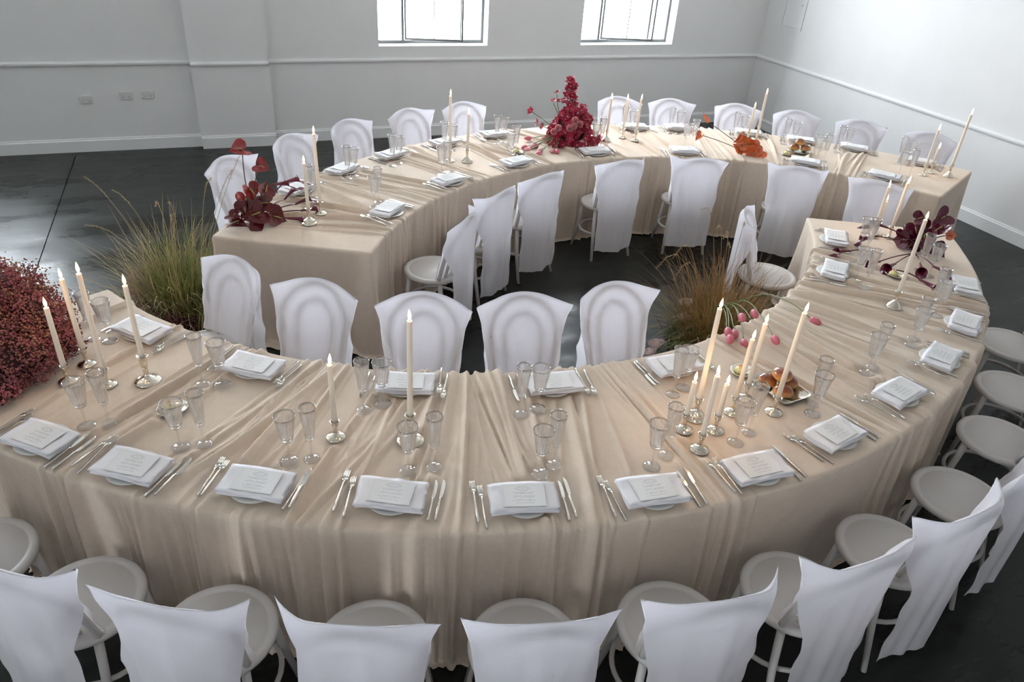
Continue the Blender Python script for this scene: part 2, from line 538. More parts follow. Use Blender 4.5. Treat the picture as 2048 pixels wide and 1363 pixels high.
def portal(loc, rot, sx, sy):
    l = bpy.data.lights.new('window_portal', 'AREA')
    l.shape = 'RECTANGLE'; l.size = sx; l.size_y = sy
    l.cycles.is_portal = True
    o = bpy.data.objects.new('window_portal', l); COL.objects.link(o)
    o.location = loc; o.rotation_euler = rot
k = 1
for a, b in WIN:
    make_window(k, a, b, lambda u, d, z: (u, BY + d, z)); k += 1
    portal(((a + b) / 2, BY + WT - 0.01, (SILL + HEAD) / 2), (-PI / 2, 0, 0), b - a, HEAD - SILL)
for a, b in FILL_WIN:  # the added fill window, out of view, and its portal
    make_window(k, a, b, lambda u, d, z: (LX - d, u, z), False); k += 1
    portal((LX - WT + 0.01, (a + b) / 2, (SILL + HEAD) / 2), (PI / 2, 0, -PI / 2), b - a, HEAD - SILL)

# wall sockets and the flush access panel
def rounded_plate(w, h, t, r=0.008):
    pts = []
    for cx, cz, a0 in ((w / 2 - r, h / 2 - r, 0), (-w / 2 + r, h / 2 - r, 90), (-w / 2 + r, -h / 2 + r, 180), (w / 2 - r, -h / 2 + r, 270)):
        for q in range(4):
            a = math.radians(a0 + q * 30); pts.append((cx + r * math.cos(a), cz + r * math.sin(a)))
    n = len(pts)
    V = [(x, 0, z) for x, z in pts] + [(x * 1.0, -t * 0.7, z) for x, z in pts] + [(x * 0.94, -t, z * 0.94) for x, z in pts]
    F = [(i, (i + 1) % n, n + (i + 1) % n, n + i) for i in range(n)] + [(n + i, n + (i + 1) % n, 2 * n + (i + 1) % n, 2 * n + i) for i in range(n)] + [tuple(range(2 * n, 3 * n))]
    return V, F
for x, z, lab in ((-1.255, 0.553, 'white wall socket alone, farthest from the pillar, below the chair rail'),
                  (-0.866, 0.583, 'white double socket, middle one of the three on the wall'),
                  (-0.654, 0.590, 'white double socket closest to the pillar, below the chair rail')):
    s = empty('wall_socket', (x, BY, z), label=lab, cat='wall socket', group='sockets on the wall')
    build('face_plate', rounded_plate(0.125, 0.082, 0.012), M['outlet'], s, False, True)
    for dx in (-0.03, 0.03):
        build('switch', box(dx - 0.008, dx + 0.008, -0.017, -0.011, 0.012, 0.028), M['outlet'], s, False)
        for ex in (-0.007, 0.007):
            build('slot', box(dx + ex - 0.0015, dx + ex + 0.0015, -0.0126, -0.011, -0.022, -0.008), M['slot'], s, False)
ap = empty('access_panel', (RX, 8.51, 1.36), label='flush white access panel in the side wall beside the far corner', cat='panel')
build('panel_frame', merge(box(-0.012, 0, -0.205, -0.185, 0, 0.75), box(-0.012, 0, 0.185, 0.205, 0, 0.75), box(-0.012, 0, -0.185, 0.185, 0, 0.02), box(-0.012, 0, -0.185, 0.185, 0.73, 0.75)), M['trim'], ap, False)
build('panel_door', box(-0.007, 0, -0.18, 0.18, 0.025, 0.725), M['trim'], ap, False)
build('latch', lathe([(0, 0), (0.012, 0), (0.012, 0.004), (0, 0.005)], 12), M['outlet'], ap, True, loc=(-0.007, -0.13, 0.30), rot=(0, -PI / 2, 0))

# ================================================================== THE TABLES
CF, CB = (1.705, 5.385), (3.185, 2.955)        # centres of the two table arcs
RIN, ROUT, TZ = 2.705, 3.74, 0.75
TOP = TZ + 0.0015
# place settings: angle, radius, then goblet and flute offsets (diner's right, towards the table's middle)
SETTINGS = {
 'FO': [(-134.1, 3.63, .065, .148, .141, .195), (-127.1, 3.62, .078, .170, .154, .217), (-119.3, 3.58, .060, .166, .135, .201), (-111.0, 3.57, .041, .155, .140, .186), (-103.0, 3.59, .082, .137, .145, .189), (-94.9, 3.62, .070, .156, .160, .204), (-87.2, 3.62, .042, .186, .145, .223), (-79.4, 3.59, .059, .163, .125, .216), (-70.5, 3.57, .071, .188, .160, .200), (-62.0, 3.59, .052, .154, .150, .170), (-53.8, 3.62, .048, .147, .135, .178), (-45.0, 3.62, .104, .196, .165, .250)],
 'FI': [(-139.8, 2.85, .082, .137, .161, .168), (-126.3, 2.86, .066, .162, .144, .194), (-111.9, 2.84, .078, .143, .153, .196), (-98.1, 2.85, .110, .169, .189, .187), (-84.8, 2.85, .063, .161, .142, .187), (-49.3, 2.85, .024, .147, .106, .207), (-37.6, 2.84, .044, .171, .130, .200)],
 'BI': [(139.1, 2.84, .068, .148, .148, .164), (123.2, 2.83, .091, .164, .162, .177), (108.0, 2.82, .056, .156, .150, .200), (91.0, 2.84, .085, .181, .165, .210), (73.6, 2.82, .060, .200, .140, .220), (51.3, 2.83, .090, .180, .160, .200), (37.5, 2.84, .090, .180, .170, .200)],
 'BO': [(138.2, 3.61, .048, .170, .128, .190), (129.7, 3.60, .039, .141, .115, .150), (120.8, 3.58, .076, .149, .157, .162), (111.4, 3.57, .042, .154, .120, .145), (102.5, 3.57, .034, .183, .110, .206), (78.4, 3.58, .080, .130, .155, .140), (71.0, 3.61, .040, .130, .120, .140), (59.9, 3.62, .077, .130, .157, .165), (51.8, 3.58, .074, .130, .151, .150), (43.6, 3.61, .079, .136, .151, .190), (34.2, 3.57, .080, .130, .155, .140)],
}
CHAIRS = {
 'FO': [-134.1, -126.8, -119.2, -111.0, -103.3, -95.3, -87.6, -79.7, -71.2, -62.0, -53.8, -45.0],
 'FI': [-140.5, -126.3, -111.3, -98.2, -84.5, -39.6],
 'BI': [141.2, 127.5, 113.4, 92.5, 74.7, 53.6, 36.8],
 'BO': [138.4, 128.8, 120.0, 110.8, 102.1, 78.3, 70.4, 60.8, 52.1, 43.6, 34.8],
}
# candles: x, y, height of the wax top above the cloth, holder kind, label
CANDLES = [
 (-0.774, 3.195, .372, 'plain', 'ivory taper candle burning against the burgundy flowers, lowest of four'),
 (-0.712, 3.328, .440, 'plain', 'ivory taper candle set furthest back of four beside the burgundy flowers'),
 (-0.613, 3.125, .549, 'plain', 'tallest ivory taper candle of the four beside the burgundy flowers'),
 (-0.448, 3.110, .485, 'wide', 'ivory taper candle, outermost of four from the burgundy flowers'),
 (0.284, 2.471, .363, 'plain', 'medium ivory candle alone before the second covered inner chair'),
 (0.573, 2.361, .575, 'wide', 'tall ivory candle standing alone at the middle of the near table'),
 (1.736, 2.092, .256, 'plain', 'stub ivory candle at the left of the near table candle cluster'),
 (1.841, 2.162, .564, 'tiered', 'tall ivory candle in the tiered holder of the near table cluster'),
 (1.726, 1.953, .381, 'plain', 'slim white candle at the front of the near table cluster'),
 (1.876, 2.054, .251, 'plain', 'stub ivory candle in the middle of the near table cluster'),
 (2.033, 2.145, .394, 'plain', 'medium ivory candle before the bread tray, front of two'),
 (2.159, 2.222, .410, 'plain', 'medium ivory candle before the bread tray, back of two'),
 (2.222, 2.090, .530, 'plain', 'tall ivory candle standing just in front of the bread tray'),
 (3.618, 2.757, .556, 'bell', 'tall white candle on the bell-footed holder near the dark anthuriums'),
 (4.316, 3.656, .376, 'plain', 'medium candle behind the dark anthuriums, left of the two long ones'),
 (4.430, 3.615, .410, 'plain', 'medium candle behind the dark anthuriums, right of the two long ones'),
 (4.390, 3.700, .247, 'plain', 'stub candle behind the dark anthuriums, hidden between the long ones'),
 (5.904, 4.695, .410, 'plain', 'medium candle at the bare far table end, nearest the plates'),
 (6.036, 4.738, .228, 'plain', 'stub candle at the bare end of the far table'),
 (6.119, 4.612, .560, 'bell', 'tall candle closest to the corner of the far table end'),
 (1.793, 5.842, .537, 'plain', 'tall far table candle between the fourth and fifth back chairs'),
 (1.927, 5.791, .400, 'bell', 'medium far table candle before the fifth back chair'),
 (3.423, 6.145, .393, 'bell', 'candle beside the red orchids, closest to them of three'),
 (3.629, 6.209, .362, 'plain', 'candle beside the red orchids, middle of three'),
 (3.702, 6.083, .382, 'plain', 'candle beside the red orchids, last of three'),
 (4.850, 5.890, .330, 'plain', 'medium candle behind the orange anthuriums, the lower one'),
 (4.790, 5.690, .500, 'plain', 'tall candle rising out of the orange anthuriums'),
 (0.488, 4.750, .410, 'tiered', 'medium candle on the far table beside the red anthuriums'),
 (0.584, 4.889, .548, 'plain', 'tall candle on the far table beside the red anthuriums'),
]
FRIDGE = [(-146.62, -145.06), (-138.03, -136.58), (-130.18, -132.04), (-127.76, -130.17), (-121.28, -125.25), (-118.56, -125.7), (-119.84, -121.31), (-118.0, -119.23), (-114.15, -116.29), (-112.03, -113.53), (-109.94, -116.02), (-110.69, -114.56), (-108.39, -115.76), (-106.07, -107.08), (-105.47, -102.36), (-104.16, -102.04), (-103.34, -101.5), (-96.25, -99.07), (-95.32, -98.25), (-91.71, -90.82), (-90.42, -90.0), (-75.96, -74.74), (-72.0, -70.69), (-68.12, -69.84), (-66.06, -69.27), (-64.3, -64.51), (-61.07, -60.3), (-54.72, -50.88), (-52.02, -49.04), (-42.48, -46.85), (-119.25, -122.1), (-108.62, -110.75), (-107.49, -109.59), (-58.2, -56.5), (-48.6, -47.8), (-70.5, -73.2), (-44.4, -48.4), (-100.2, -101.6)]
BRIDGE = [(144.5, 149.14), (141.96, 146.42), (140.12, 141.27), (140.86, 135.06), (136.48, 133.7), (129.74, 132.73), (128.18, 133.36), (125.23, 128.7), (117.38, 118.79), (117.24, 115.96), (103.43, 109.9), (90.54, 97.54), (74.72, 76.79), (64.64, 67.2), (62.52, 65.96), (55.69, 57.6), (51.15, 50.01), (43.2, 41.87), (57.4, 59.62), (68.57, 68.32), (108.8, 108.46), (119.6, 121.5), (131.5, 131.0), (101.5, 104.0), (86.5, 92.0), (79.0, 82.0), (94.0, 99.0), (45.0, 43.5)]

def arc_of(k): return CF if k[0] == 'F' else CB
def setting_frame(k, ang):
    """rotation of a place setting: +x = diner's right, +y = towards the middle of the table"""
    a = math.radians(ang)
    return a + PI / 2 if k[1] == 'O' else a - PI / 2
def on_table(k, ang, r, dx, dy):
    c = arc_of(k); a = math.radians(ang)
    t = setting_frame(k, ang)
    return (c[0] + r * math.cos(a) + dx * math.cos(t) - dy * math.sin(t), c[1] + r * math.sin(a) + dx * math.sin(t) + dy * math.cos(t))

FOOT = []                                     # (x, y, radius) where the cloth is pressed flat
for k, rows in SETTINGS.items():
    for ang, r, gx, gy, fx, fy in rows:
        FOOT.append((*on_table(k, ang, r, 0, 0), 0.11, 0.06))
        for dx in (-0.09, 0.09): FOOT.append((*on_table(k, ang, r, dx, 0), 0.085, 0.06))
        FOOT.append((*on_table(k, ang, r, gx, gy), 0.036, 0.3)); FOOT.append((*on_table(k, ang, r, fx, fy), 0.033, 0.3))
for c in CANDLES: FOOT.append((c[0], c[1], 0.055, 0.3))
for x, y, q in ((2.279, 2.414, .08), (2.37, 2.235, .14), (5.16, 5.50, .14), (4.985, 5.445, .08), (3.962, 3.092, .08), (-0.342, 2.848, .08), (2.440, 5.940, .08)): FOOT.append((x, y, q, 0.15))
FOOT = np.array(FOOT)

LIFT = {}
def cloth_z(x, y, rad=0.0):
    """height of the draped cloth under a footprint"""
    best = TZ
    for X, Y, Z in LIFT.values():
        m = (X - x) ** 2 + (Y - y) ** 2 <= (rad + 0.012) ** 2
        if m.any(): best = max(best, float(Z[m].max()))
    return best + 0.0008
def tablecloth(name, C, a0, a1, ridges, seed, label, name_key):
    rg = np.random.RandomState(seed)
    b = 0.014
    NT, NR, ND = 1080, 60, 30
    A0, A1 = math.radians(a0), math.radians(a1)
    Rd = [(math.radians(p), math.radians(q), rg.uniform(0.030, 0.058), rg.uniform(0.024, 0.042), rg.choice([-1, 1]), rg.uniform(-1, 1) * 0.012, rg.uniform(1.5, 4), rg.uniform(0, 6)) for p, q in ridges]
    for p, q in ridges:                       # finer pleats gathered beside the main ones
        for _ in range(rg.randint(2, 4)):
            o = rg.uniform(0.45, 1.9) * rg.choice([-1, 1])
            Rd.append((math.radians(p + o), math.radians(q + o * rg.uniform(0.4, 1.3)), rg.uniform(0.016, 0.034), rg.uniform(0.008, 0.017), rg.choice([-1, 1]), rg.uniform(-1, 1) * 0.015, rg.uniform(1.5, 4), rg.uniform(0, 6)))
    def prof(d, w, s):
        """a lapped pleat: long rise on one side, short fall on the other"""
        d = d * s
        x = np.clip((d + w) / w, 0, 1); up_ = x * x * (3 - 2 * x)
        y = np.clip(1 - d / (0.32 * w), 0, 1); dn = y * y * (3 - 2 * y)
        crease = np.exp(-((d - 0.40 * w) / (0.16 * w)) ** 2) * 0.22      # shadow line under the lap
        return np.where(d < 0, up_, dn) - crease
    def noise1(p, per, amp, s):
        o = np.zeros_like(p)
        rs = np.random.RandomState(s)
        for q in range(5):
            o += np.sin(p * 2 * PI / per * rs.uniform(0.5, 1.8) + rs.uniform(0, 6.28)) * rs.uniform(0.4, 1)
        return o * amp / 2.2
    def lift(th, r, press=True):
        t = (r - RIN) / (ROUT - RIN)
        D = np.zeros_like(th)
        for p, q, w, h, s, wob, fq, ph in Rd:
            line = p + (q - p) * t + wob * np.sin(t * fq + ph)
            add = h * (0.75 + 0.25 * np.sin(t * fq * 1.7 + ph)) * prof((th - line) * r, w, s)
            D = np.where(add > 0, np.maximum(D, add), D + np.minimum(add, 0) * (D < 0.004))
        ed = np.clip(np.minimum(r - RIN, ROUT - r) / 0.13, 0, 1)
        D = D * (0.6 + 0.4 * ed * ed * (3 - 2 * ed))
        D = D + 0.0022 * (np.sin(th * r * 19 + 3 * t + seed) * np.sin(t * 9 + th * 5) + np.sin(th * 41 + 5 * t)) * 0.5 + 0.0018
        if press:
            X = C[0] + r * np.cos(th); Y = C[1] + r * np.sin(th)
            k = np.ones_like(th)
            for fx, fy, fr, fm in FOOT:
                d = np.hypot(X - fx, Y - fy)
                x = np.clip((d - fr * 0.85) / 0.035, 0, 1)
                k = np.minimum(k, fm + (1 - fm) * x * x * (3 - 2 * x))
            D = D * k
        return D
    # --- top
    th = np.linspace(0, 1, NT + 1)[None, :]
    rr = np.linspace(RIN + b, ROUT - b, NR + 1)[:, None]
    TH = (A0 + b / rr) + ((A1 - b / rr) - (A0 + b / rr)) * th
    RR = np.broadcast_to(rr, TH.shape)
    Dz = lift(TH, RR)
    V = np.stack([C[0] + RR * np.cos(TH), C[1] + RR * np.sin(TH), TZ + Dz], -1).reshape(-1, 3)
    LIFT[name_key] = (V[:, 0].copy(), V[:, 1].copy(), V[:, 2].copy())
    w = NT + 1
    F = [(j * w + i, j * w + i + 1, (j + 1) * w + i + 1, (j + 1) * w + i) for j in range(NR) for i in range(NT)]
    # --- perimeter loop of the top (indices), outward directions, path length
    loop = [NR * w + i for i in range(NT + 1)] + [j * w + NT for j in range(NR - 1, -1, -1)] + [i for i in range(NT - 1, -1, -1)] + [j * w for j in range(1, NR)]
    loop = np.array(loop)
    P = V[loop][:, :2]; n = len(loop)
    ang = TH.reshape(-1)[loop]; rad = RR.reshape(-1)[loop]
    nrm = np.zeros((n, 2))
    for q in range(n):
        if q <= NT: nrm[q] = (math.cos(ang[q]), math.sin(ang[q]))
        elif q < NT + NR: nrm[q] = (-math.sin(ang[q]), math.cos(ang[q]))
        elif q <= 2 * NT + NR: nrm[q] = (-math.cos(ang[q]), -math.sin(ang[q]))
        else: nrm[q] = (math.sin(ang[q]), -math.cos(ang[q]))
    corners = [0, NT, NT + NR, 2 * NT + NR]
    seg = np.hypot(*(np.roll(P, -1, 0) - P).T)
    path = np.concatenate([[0], np.cumsum(seg)[:-1]]); tot = seg.sum()
    cdist = np.full(n, 9.0)
    nb = nrm.copy()
    for c in corners:
        d = np.abs(path - path[c]); d = np.minimum(d, tot - d); cdist = np.minimum(cdist, d)
    ks = np.exp(-(np.arange(-9, 10) / 5.0) ** 2); ks /= ks.sum()
    for ax in (0, 1):
        e = np.concatenate([nrm[-9:, ax], nrm[:, ax], nrm[:9, ax]])
        nb[:, ax] = np.convolve(e, ks, 'valid')
    nb /= np.linalg.norm(nb, axis=1)[:, None]
    Dedge = Dz.reshape(-1)[loop]
    # hanging pleats: under each ridge, and a few wandering ones
    pl = np.zeros(n)
    for p, q, ww, h, s, *_ in Rd:
        for side in (0, 1):
            tgt = q if side == 0 else p
            sel = np.arange(0, NT + 1) if side == 0 else np.arange(NT + NR, 2 * NT + NR + 1)
            k = sel[np.argmin(np.abs(ang[sel] - tgt))]
            d = path - path[k]; d = (d + tot / 2) % tot - tot / 2
            pl = np.maximum(pl, h * (0.85 if side else 0.95) * prof(d, ww * 1.25, s))
    pl2 = noise1(path, 0.55, 0.006, seed) + noise1(path, 0.16, 0.0025, seed + 1)
    outer = np.zeros(n); outer[:NT + 1] = 1
    rows = []
    for q in range(1, 4):
        ph = q / 3 * PI / 2
        rows.append((b * math.sin(ph), TZ - b * (1 - math.cos(ph)), math.sin(ph), math.cos(ph), 0.0))
    for q in range(1, ND + 1):
        h = q / ND
        rows.append((b, TZ - b - (TZ - b - 0.012) * h, 1.0, 0.0, h))
    rows.append((b + 0.008, 0.006, 1, 0, 1.06)); rows.append((b + 0.015, 0.004, 1, 0, 1.15))
    base = [loop]
    V = [V]
    cnt = len(V[0])
    endk = np.zeros(n); endk[NT + 6:NT + NR - 6] = 1; endk[2 * NT + NR + 6:n - 6] = 1
    pud = 0.5 + 0.5 * np.sin(path * 23 + seed) * np.sin(path * 7.7 + 1)
    for off, z, so, sz, h in rows:
        hh = min(h, 1.0)
        disp = Dedge * max(0.0, 1 - 1.4 * hh) + (pl * 1.7 - 0.018) * (1 - (1 - hh) ** 3) * (0.85 + 0.3 * hh)
        o = off + disp * so + pl2 * hh * 1.4 + 0.010 * hh ** 1.6
        o = o + np.exp(-(cdist / 0.10) ** 2) * (0.075 * hh ** 1.1) - np.exp(-((cdist - 0.17) / 0.06) ** 2) * 0.030 * hh
        lim = 0.034
        ex = o - b
        o = np.where((ex > 0) & (cdist > 0.22), b + lim * np.tanh(ex / lim), o)
        if h > 1.0: o = o + (h - 1.0) * (0.08 + 0.8 * endk) * pud
        zz = z + Dedge * sz + (0.012 * pud if h > 1.0 else 0)
        X = P[:, 0] + nb[:, 0] * o; Y = P[:, 1] + nb[:, 1] * o
        V.append(np.stack([X, Y, np.broadcast_to(zz, X.shape)], -1)); base.append(np.arange(cnt, cnt + n)); cnt += n
    for r0, r1 in zip(base, base[1:]):
        for i in range(n):
            j = (i + 1) % n
            F.append((int(r0[i]), int(r0[j]), int(r1[j]), int(r1[i])))
    V = np.concatenate(V)
    o = build(name, (V.tolist(), F), M['linen'], None, True, True)
    return tag(o, label, 'tablecloth')

tablecloth('tablecloth', CF, -151.6, -28.6, FRIDGE, 3, 'beige linen cloth draped in radial folds over the curved near table', 'F')
tablecloth('tablecloth', CB, 27.4, 152.4, BRIDGE, 11, 'beige linen cloth draped in radial folds over the curved far table', 'B')

# ================================================================== CHAIRS
def hoop_y(x, z): return 0.13 + (z - 0.46) * 0.30 - 1.0 * x * x
def hoop_pts(w, ztop, zsh, zbot=0.44, n=22):
    """bent-wood hoop seen from the front: straight sides, half-ellipse top"""
    pts = []
    for i in range(5):
        z = zbot + (zsh - zbot) * i / 5; x = (0.86 + 0.14 * (z - zbot) / (zsh - zbot)) * w
        pts.append((x, z))
    for i in range(n + 1):
        a = PI * i / n; pts.append((w * math.cos(a), zsh + (ztop - zsh) * math.sin(a)))
    for i in range(4, -1, -1):
        z = zbot + (zsh - zbot) * i / 5; x = (0.86 + 0.14 * (z - zbot) / (zsh - zbot)) * w
        pts.append((-x, z))
    return [(x, hoop_y(x, z), z) for x, z in pts]

HOOPS = [Vector((p[0], 0, p[2])) for p in hoop_pts(.184, .886, .735)] + [Vector((p[0], 0, p[2])) for p in hoop_pts(.105, .805, .690)]
def hoop_near(x, z):
    return min((x - p.x) ** 2 + (z - p.z) ** 2 for p in HOOPS)
def slipcover(seed, ears, hem_front=0.472, hem_rear=0.10):
    """pillow-case cover over the hoop; ears: (out, forward, up) for the two loose top corners"""
    rs = np.random.RandomState(seed)
    NU, NF, NB = 40, 26, 44
    ph = rs.uniform(0, 6.28, 10)
    def ztop(x):
        return 0.916 - 0.054 * (abs(x) / 0.235) ** 1.75
    def width(z):
        t = min(1, max(0, (0.87 - z) / 0.40))
        return 0.236 - 0.046 * t + 0.003 * math.sin(z * 9 + ph[0]) * t
    def ear(u, z, zt):
        a = max(0, (abs(u) - 0.62) / 0.38); c = max(0, 1 - (zt - z) / 0.16)
        k = a * a * c * c
        e = ears[0] if u < 0 else ears[1]
        return k * e[0] * (1 if u > 0 else -1), -k * e[1], k * e[2]
    def front(u, t):
        s = 2 * u - 1
        x0 = s * 0.235; zt = ztop(x0)
        z = hem_front + (zt - hem_front) * t
        x = s * width(z)
        bulge = (1 - abs(s) ** 20)
        y = hoop_y(x, min(z, 0.9)) - (0.0130 + 0.0080 * math.exp(-hoop_near(x, z) / 0.0011)) * bulge * (1 - max(0, t - 0.93) / 0.07 * 0.9)
        y -= (0.002 + 0.002 * math.sin(s * 7 + ph[1] + 2 * z)) * bulge * (1 - t)
        ex, ey, ez = ear(s, z, zt)
        wr = 0.004 * math.sin(z * 40 + s * 9 + ph[3]) * abs(s) ** 2
        return (x + ex + 0.004 * math.sin(z * 23 + ph[4]) * (1 if abs(s) > 0.97 else 0), y + ey + wr, z + ez)
    def rear(u, t):
        s = 2 * u - 1
        x0 = s * 0.235; zt = ztop(x0)
        z = zt + (hem_rear + 0.006 * math.sin(s * 3 + ph[5]) - zt) * t
        x = s * width(z)
        dep = zt - z
        top = hoop_y(x0, 0.88)
        hang = top + 0.026 * min(1, dep / 0.03) - 0.03 * min(1, dep / 0.8) + 0.02 * dep * dep
        amp = 0.003 + 0.010 * min(1, dep / 0.6)
        hang += amp * (0.6 * math.sin(s * 5.2 + ph[6] + dep) + 0.5 * math.sin(s * 9.5 + ph[7]) + 0.25 * math.sin(s * 17 + ph[8]))
        # the side seams pull the rear panel towards the hoop down to seat height
        side = abs(s) ** 8 * max(0.0, min(1.0, (z - 0.55) / 0.15))
        ysm = hoop_y(x, min(z, 0.9))
        y = hang * (1 - side) + ysm * side
        if t < 1e-6: y = hoop_y(x, min(z, 0.9)) - 0.024 * (1 - abs(s) ** 8) * 0.1
        ex, ey, ez = ear(s, z, zt)
        return (x + ex, y + ey + 0.004 * math.sin(z * 31 + s * 7 + ph[9]) * abs(s) ** 2, z + ez)
    V, F = [], []
    for j in range(NF + 1):
        for i in range(NU + 1): V.append(front(i / NU, j / NF))
    for j in range(1, NB + 1):
        for i in range(NU + 1): V.append(rear(i / NU, (j / NB) ** 1.25))
    w = NU + 1
    for j in range(NF + NB):
        for i in range(NU): F.append((j * w + i, j * w + i + 1, (j + 1) * w + i + 1, (j + 1) * w + i))
    return V, F

def make_chair():
    t = empty('covered_chair')
    build('seat', lathe([(0, .458), (.166, .459), (.171, .456), (.176, .460), (.196, .462), (.204, .457), (.207, .446), (.204, .434), (.190, .428), (0, .428)], 48), M['chair'], t, True, True)
    for s in (-1, 1):
        build('leg', tube([(s * .135, -.125, .43), (s * .150, -.142, .25), (s * .185, -.175, .0)], [.0165, .016, .012], 10), M['chair'], t, True, True)
        build('leg', tube([(s * .150, .105, .43), (s * .165, .135, .25), (s * .190, .200, .0)], [.0165, .016, .012], 10), M['chair'], t, True, True)
    build('stretcher', tube([(.193 * math.cos(2 * PI * i / 36), -.004 + .186 * math.sin(2 * PI * i / 36), .215) for i in range(36)], .0105, 8, True), M['chair'], t, True, True)
    build('back_hoop', tube(hoop_pts(.184, .886, .735), .0140, 10), M['chair'], t, True, True)
    build('inner_hoop', tube(hoop_pts(.105, .805, .690), .0110, 10), M['chair'], t, True, True)
    return t
EARS = [((.014, .045, .004), (.020, -.010, .006)), ((.016, .040, .026), (.018, .055, .020)), ((.020, -.012, .000), (.014, .060, .030)), ((.012, .065, .022), (.020, .030, -.004)), ((.018, .010, .006), (.018, .012, .002)), ((.016, .000, -.004), (.022, .045, .034))]
COVERS = []
for q, e in enumerate(EARS):
    o = build('slipcover', slipcover(20 + q, e), M['cover'], None, True, False)
    COVERS.append(o.data); bpy.data.objects.remove(o)
SIDE = {'FO': "near table's outer side", 'FI': "near table's inner side", 'BI': "far table's inner side", 'BO': "far table's outer side"}
chair0 = make_chair()
first = True
SEAT_R = {'FO': 3.995, 'FI': 2.455, 'BI': 2.450, 'BO': 3.990}
for k, angs in CHAIRS.items():
    c = arc_of(k)
    for i, ang in enumerate(angs):
        a = math.radians(ang + rnd.uniform(-0.25, 0.25)); r = SEAT_R[k]
        loc = (c[0] + r * math.cos(a), c[1] + r * math.sin(a), 0)
        rz = a - PI / 2 if k[1] == 'O' else a + PI / 2
        rz += rnd.uniform(-0.05, 0.05)
        lab = 'white bentwood chair in a sheet cover, %s from left along %s' % (ORD[i], SIDE[k])
        if k == 'FI' and i == 5: lab = "white bentwood chair in a sheet cover standing alone behind the tall floor grass"
        if first:
            ch = chair0; ch.location = loc; ch.rotation_euler = (0, 0, rz); first = False
            tag(ch, lab, 'chair', 'sheet-covered dining chairs')
        else:
            ch = copy_tree(chair0, loc, (0, 0, rz), lab, 'sheet-covered dining chairs', 'chair')
            for x in list(ch.children):
                if x.name.startswith('slipcover'): bpy.data.objects.remove(x)
        link('slipcover', COVERS[(i * 5 + len(k + SIDE[k]) + {'FO': 1, 'FI': 4, 'BI': 0, 'BO': 2}[k]) % len(COVERS)], ch)

# ================================================================== PLACE SETTINGS
def wpos(k, ang, r, dx, dy, rad=0.0):
    x, y = on_table(k, ang, r, dx, dy)
    return (x, y, cloth_z(x, y, rad))

# --- plate
plate_me = build('plate', lathe([(0, .004), (.055, .004), (.060, 0), (.064, 0), (.068, .004), (.098, .013), (.1005, .0155), (.0985, .0165), (.070, .0085), (.060, .0065), (0, .0065)], 48), M['plate'], None, True, True)
# --- folded napkin: layered slab whose overhanging ends sag a little
def napkin_mesh(seed, W=0.252, D=0.142):
    rs = np.random.RandomState(seed); p = rs.uniform(0, 6.28, 8)
    prof = [(-.0015, 0), (.0015, .003), (0, .0062), (-.0022, .0068), (.0012, .0095), (.0005, .0128), (-.002, .0134), (.001, .0165), (-.001, .0195), (-.006, .0205)]
    NX, NY = 26, 14
    ring = [(-W / 2 + W * i / NX, -D / 2) for i in range(NX)] + [(W / 2, -D / 2 + D * i / NY) for i in range(NY)] + [(W / 2 - W * i / NX, D / 2) for i in range(NX)] + [(-W / 2, D / 2 - D * i / NY) for i in range(NY)]
    def warp(x, y, z, lay):
        sag = max(0, abs(x) - 0.104); up_ = .004 * math.sin(y * 38 + p[0]) * max(0, abs(x) / .126 - .45)
        xx = x + .003 * math.sin(y * 30 + p[1] + lay * 2) * (abs(x) / .126) + y * .06 * math.sin(p[5])
        yy = y + .0035 * math.sin(x * 22 + p[2] + lay * 2.2) * (abs(y) / .07)
        return (xx, yy, z - sag * 0.16 * (0.6 + .4 * math.sin(p[3] + x)) + up_ + .0012 * math.sin(x * 44 + p[4]) * math.sin(y * 50))
    V, F = [], []
    n = len(ring)
    for li, (o, z) in enumerate(prof):
        lay = int(z / .0066)
        for x, y in ring:
            sx = o if abs(abs(x) - W / 2) < 1e-6 else 0; sy = o if abs(abs(y) - D / 2) < 1e-6 else 0
            V.append(warp(x + math.copysign(sx, x), y + math.copysign(sy, y), z, lay))
    for li in range(len(prof) - 1):
        for i in range(n):
            j = (i + 1) % n
            F.append((li * n + i, li * n + j, (li + 1) * n + j, (li + 1) * n + i))
    # top grid
    base = len(V)
    for j in range(1, NY):
        for i in range(1, NX):
            V.append(warp(-W / 2 + W * i / NX, -D / 2 + D * j / NY, .0208 - .0010 * math.sin(i * .9 + p[6]) * math.sin(j), 3))
    top0 = (len(prof) - 1) * n
    def tid(i, j):
        if j == 0: return top0 + i if i < NX else top0 + NX
        if i == NX: return top0 + NX + j if j < NY else top0 + NX + NY
        if j == NY: return top0 + NX + NY + (NX - i)
        if i == 0: return top0 + NX + NY + NX + (NY - j)
        return base + (j - 1) * (NX - 1) + i - 1
    for j in range(NY):
        for i in range(NX): F.append((tid(i, j), tid(i + 1, j), tid(i + 1, j + 1), tid(i, j + 1)))
    F.append(tuple(range(n))[::-1])
    return V, F
napkin_mes = []
for q in range(4):
    o = build('napkin', napkin_mesh(50 + q), M['napkin'], None, True, True); napkin_mes.append(o.data); bpy.data.objects.remove(o)
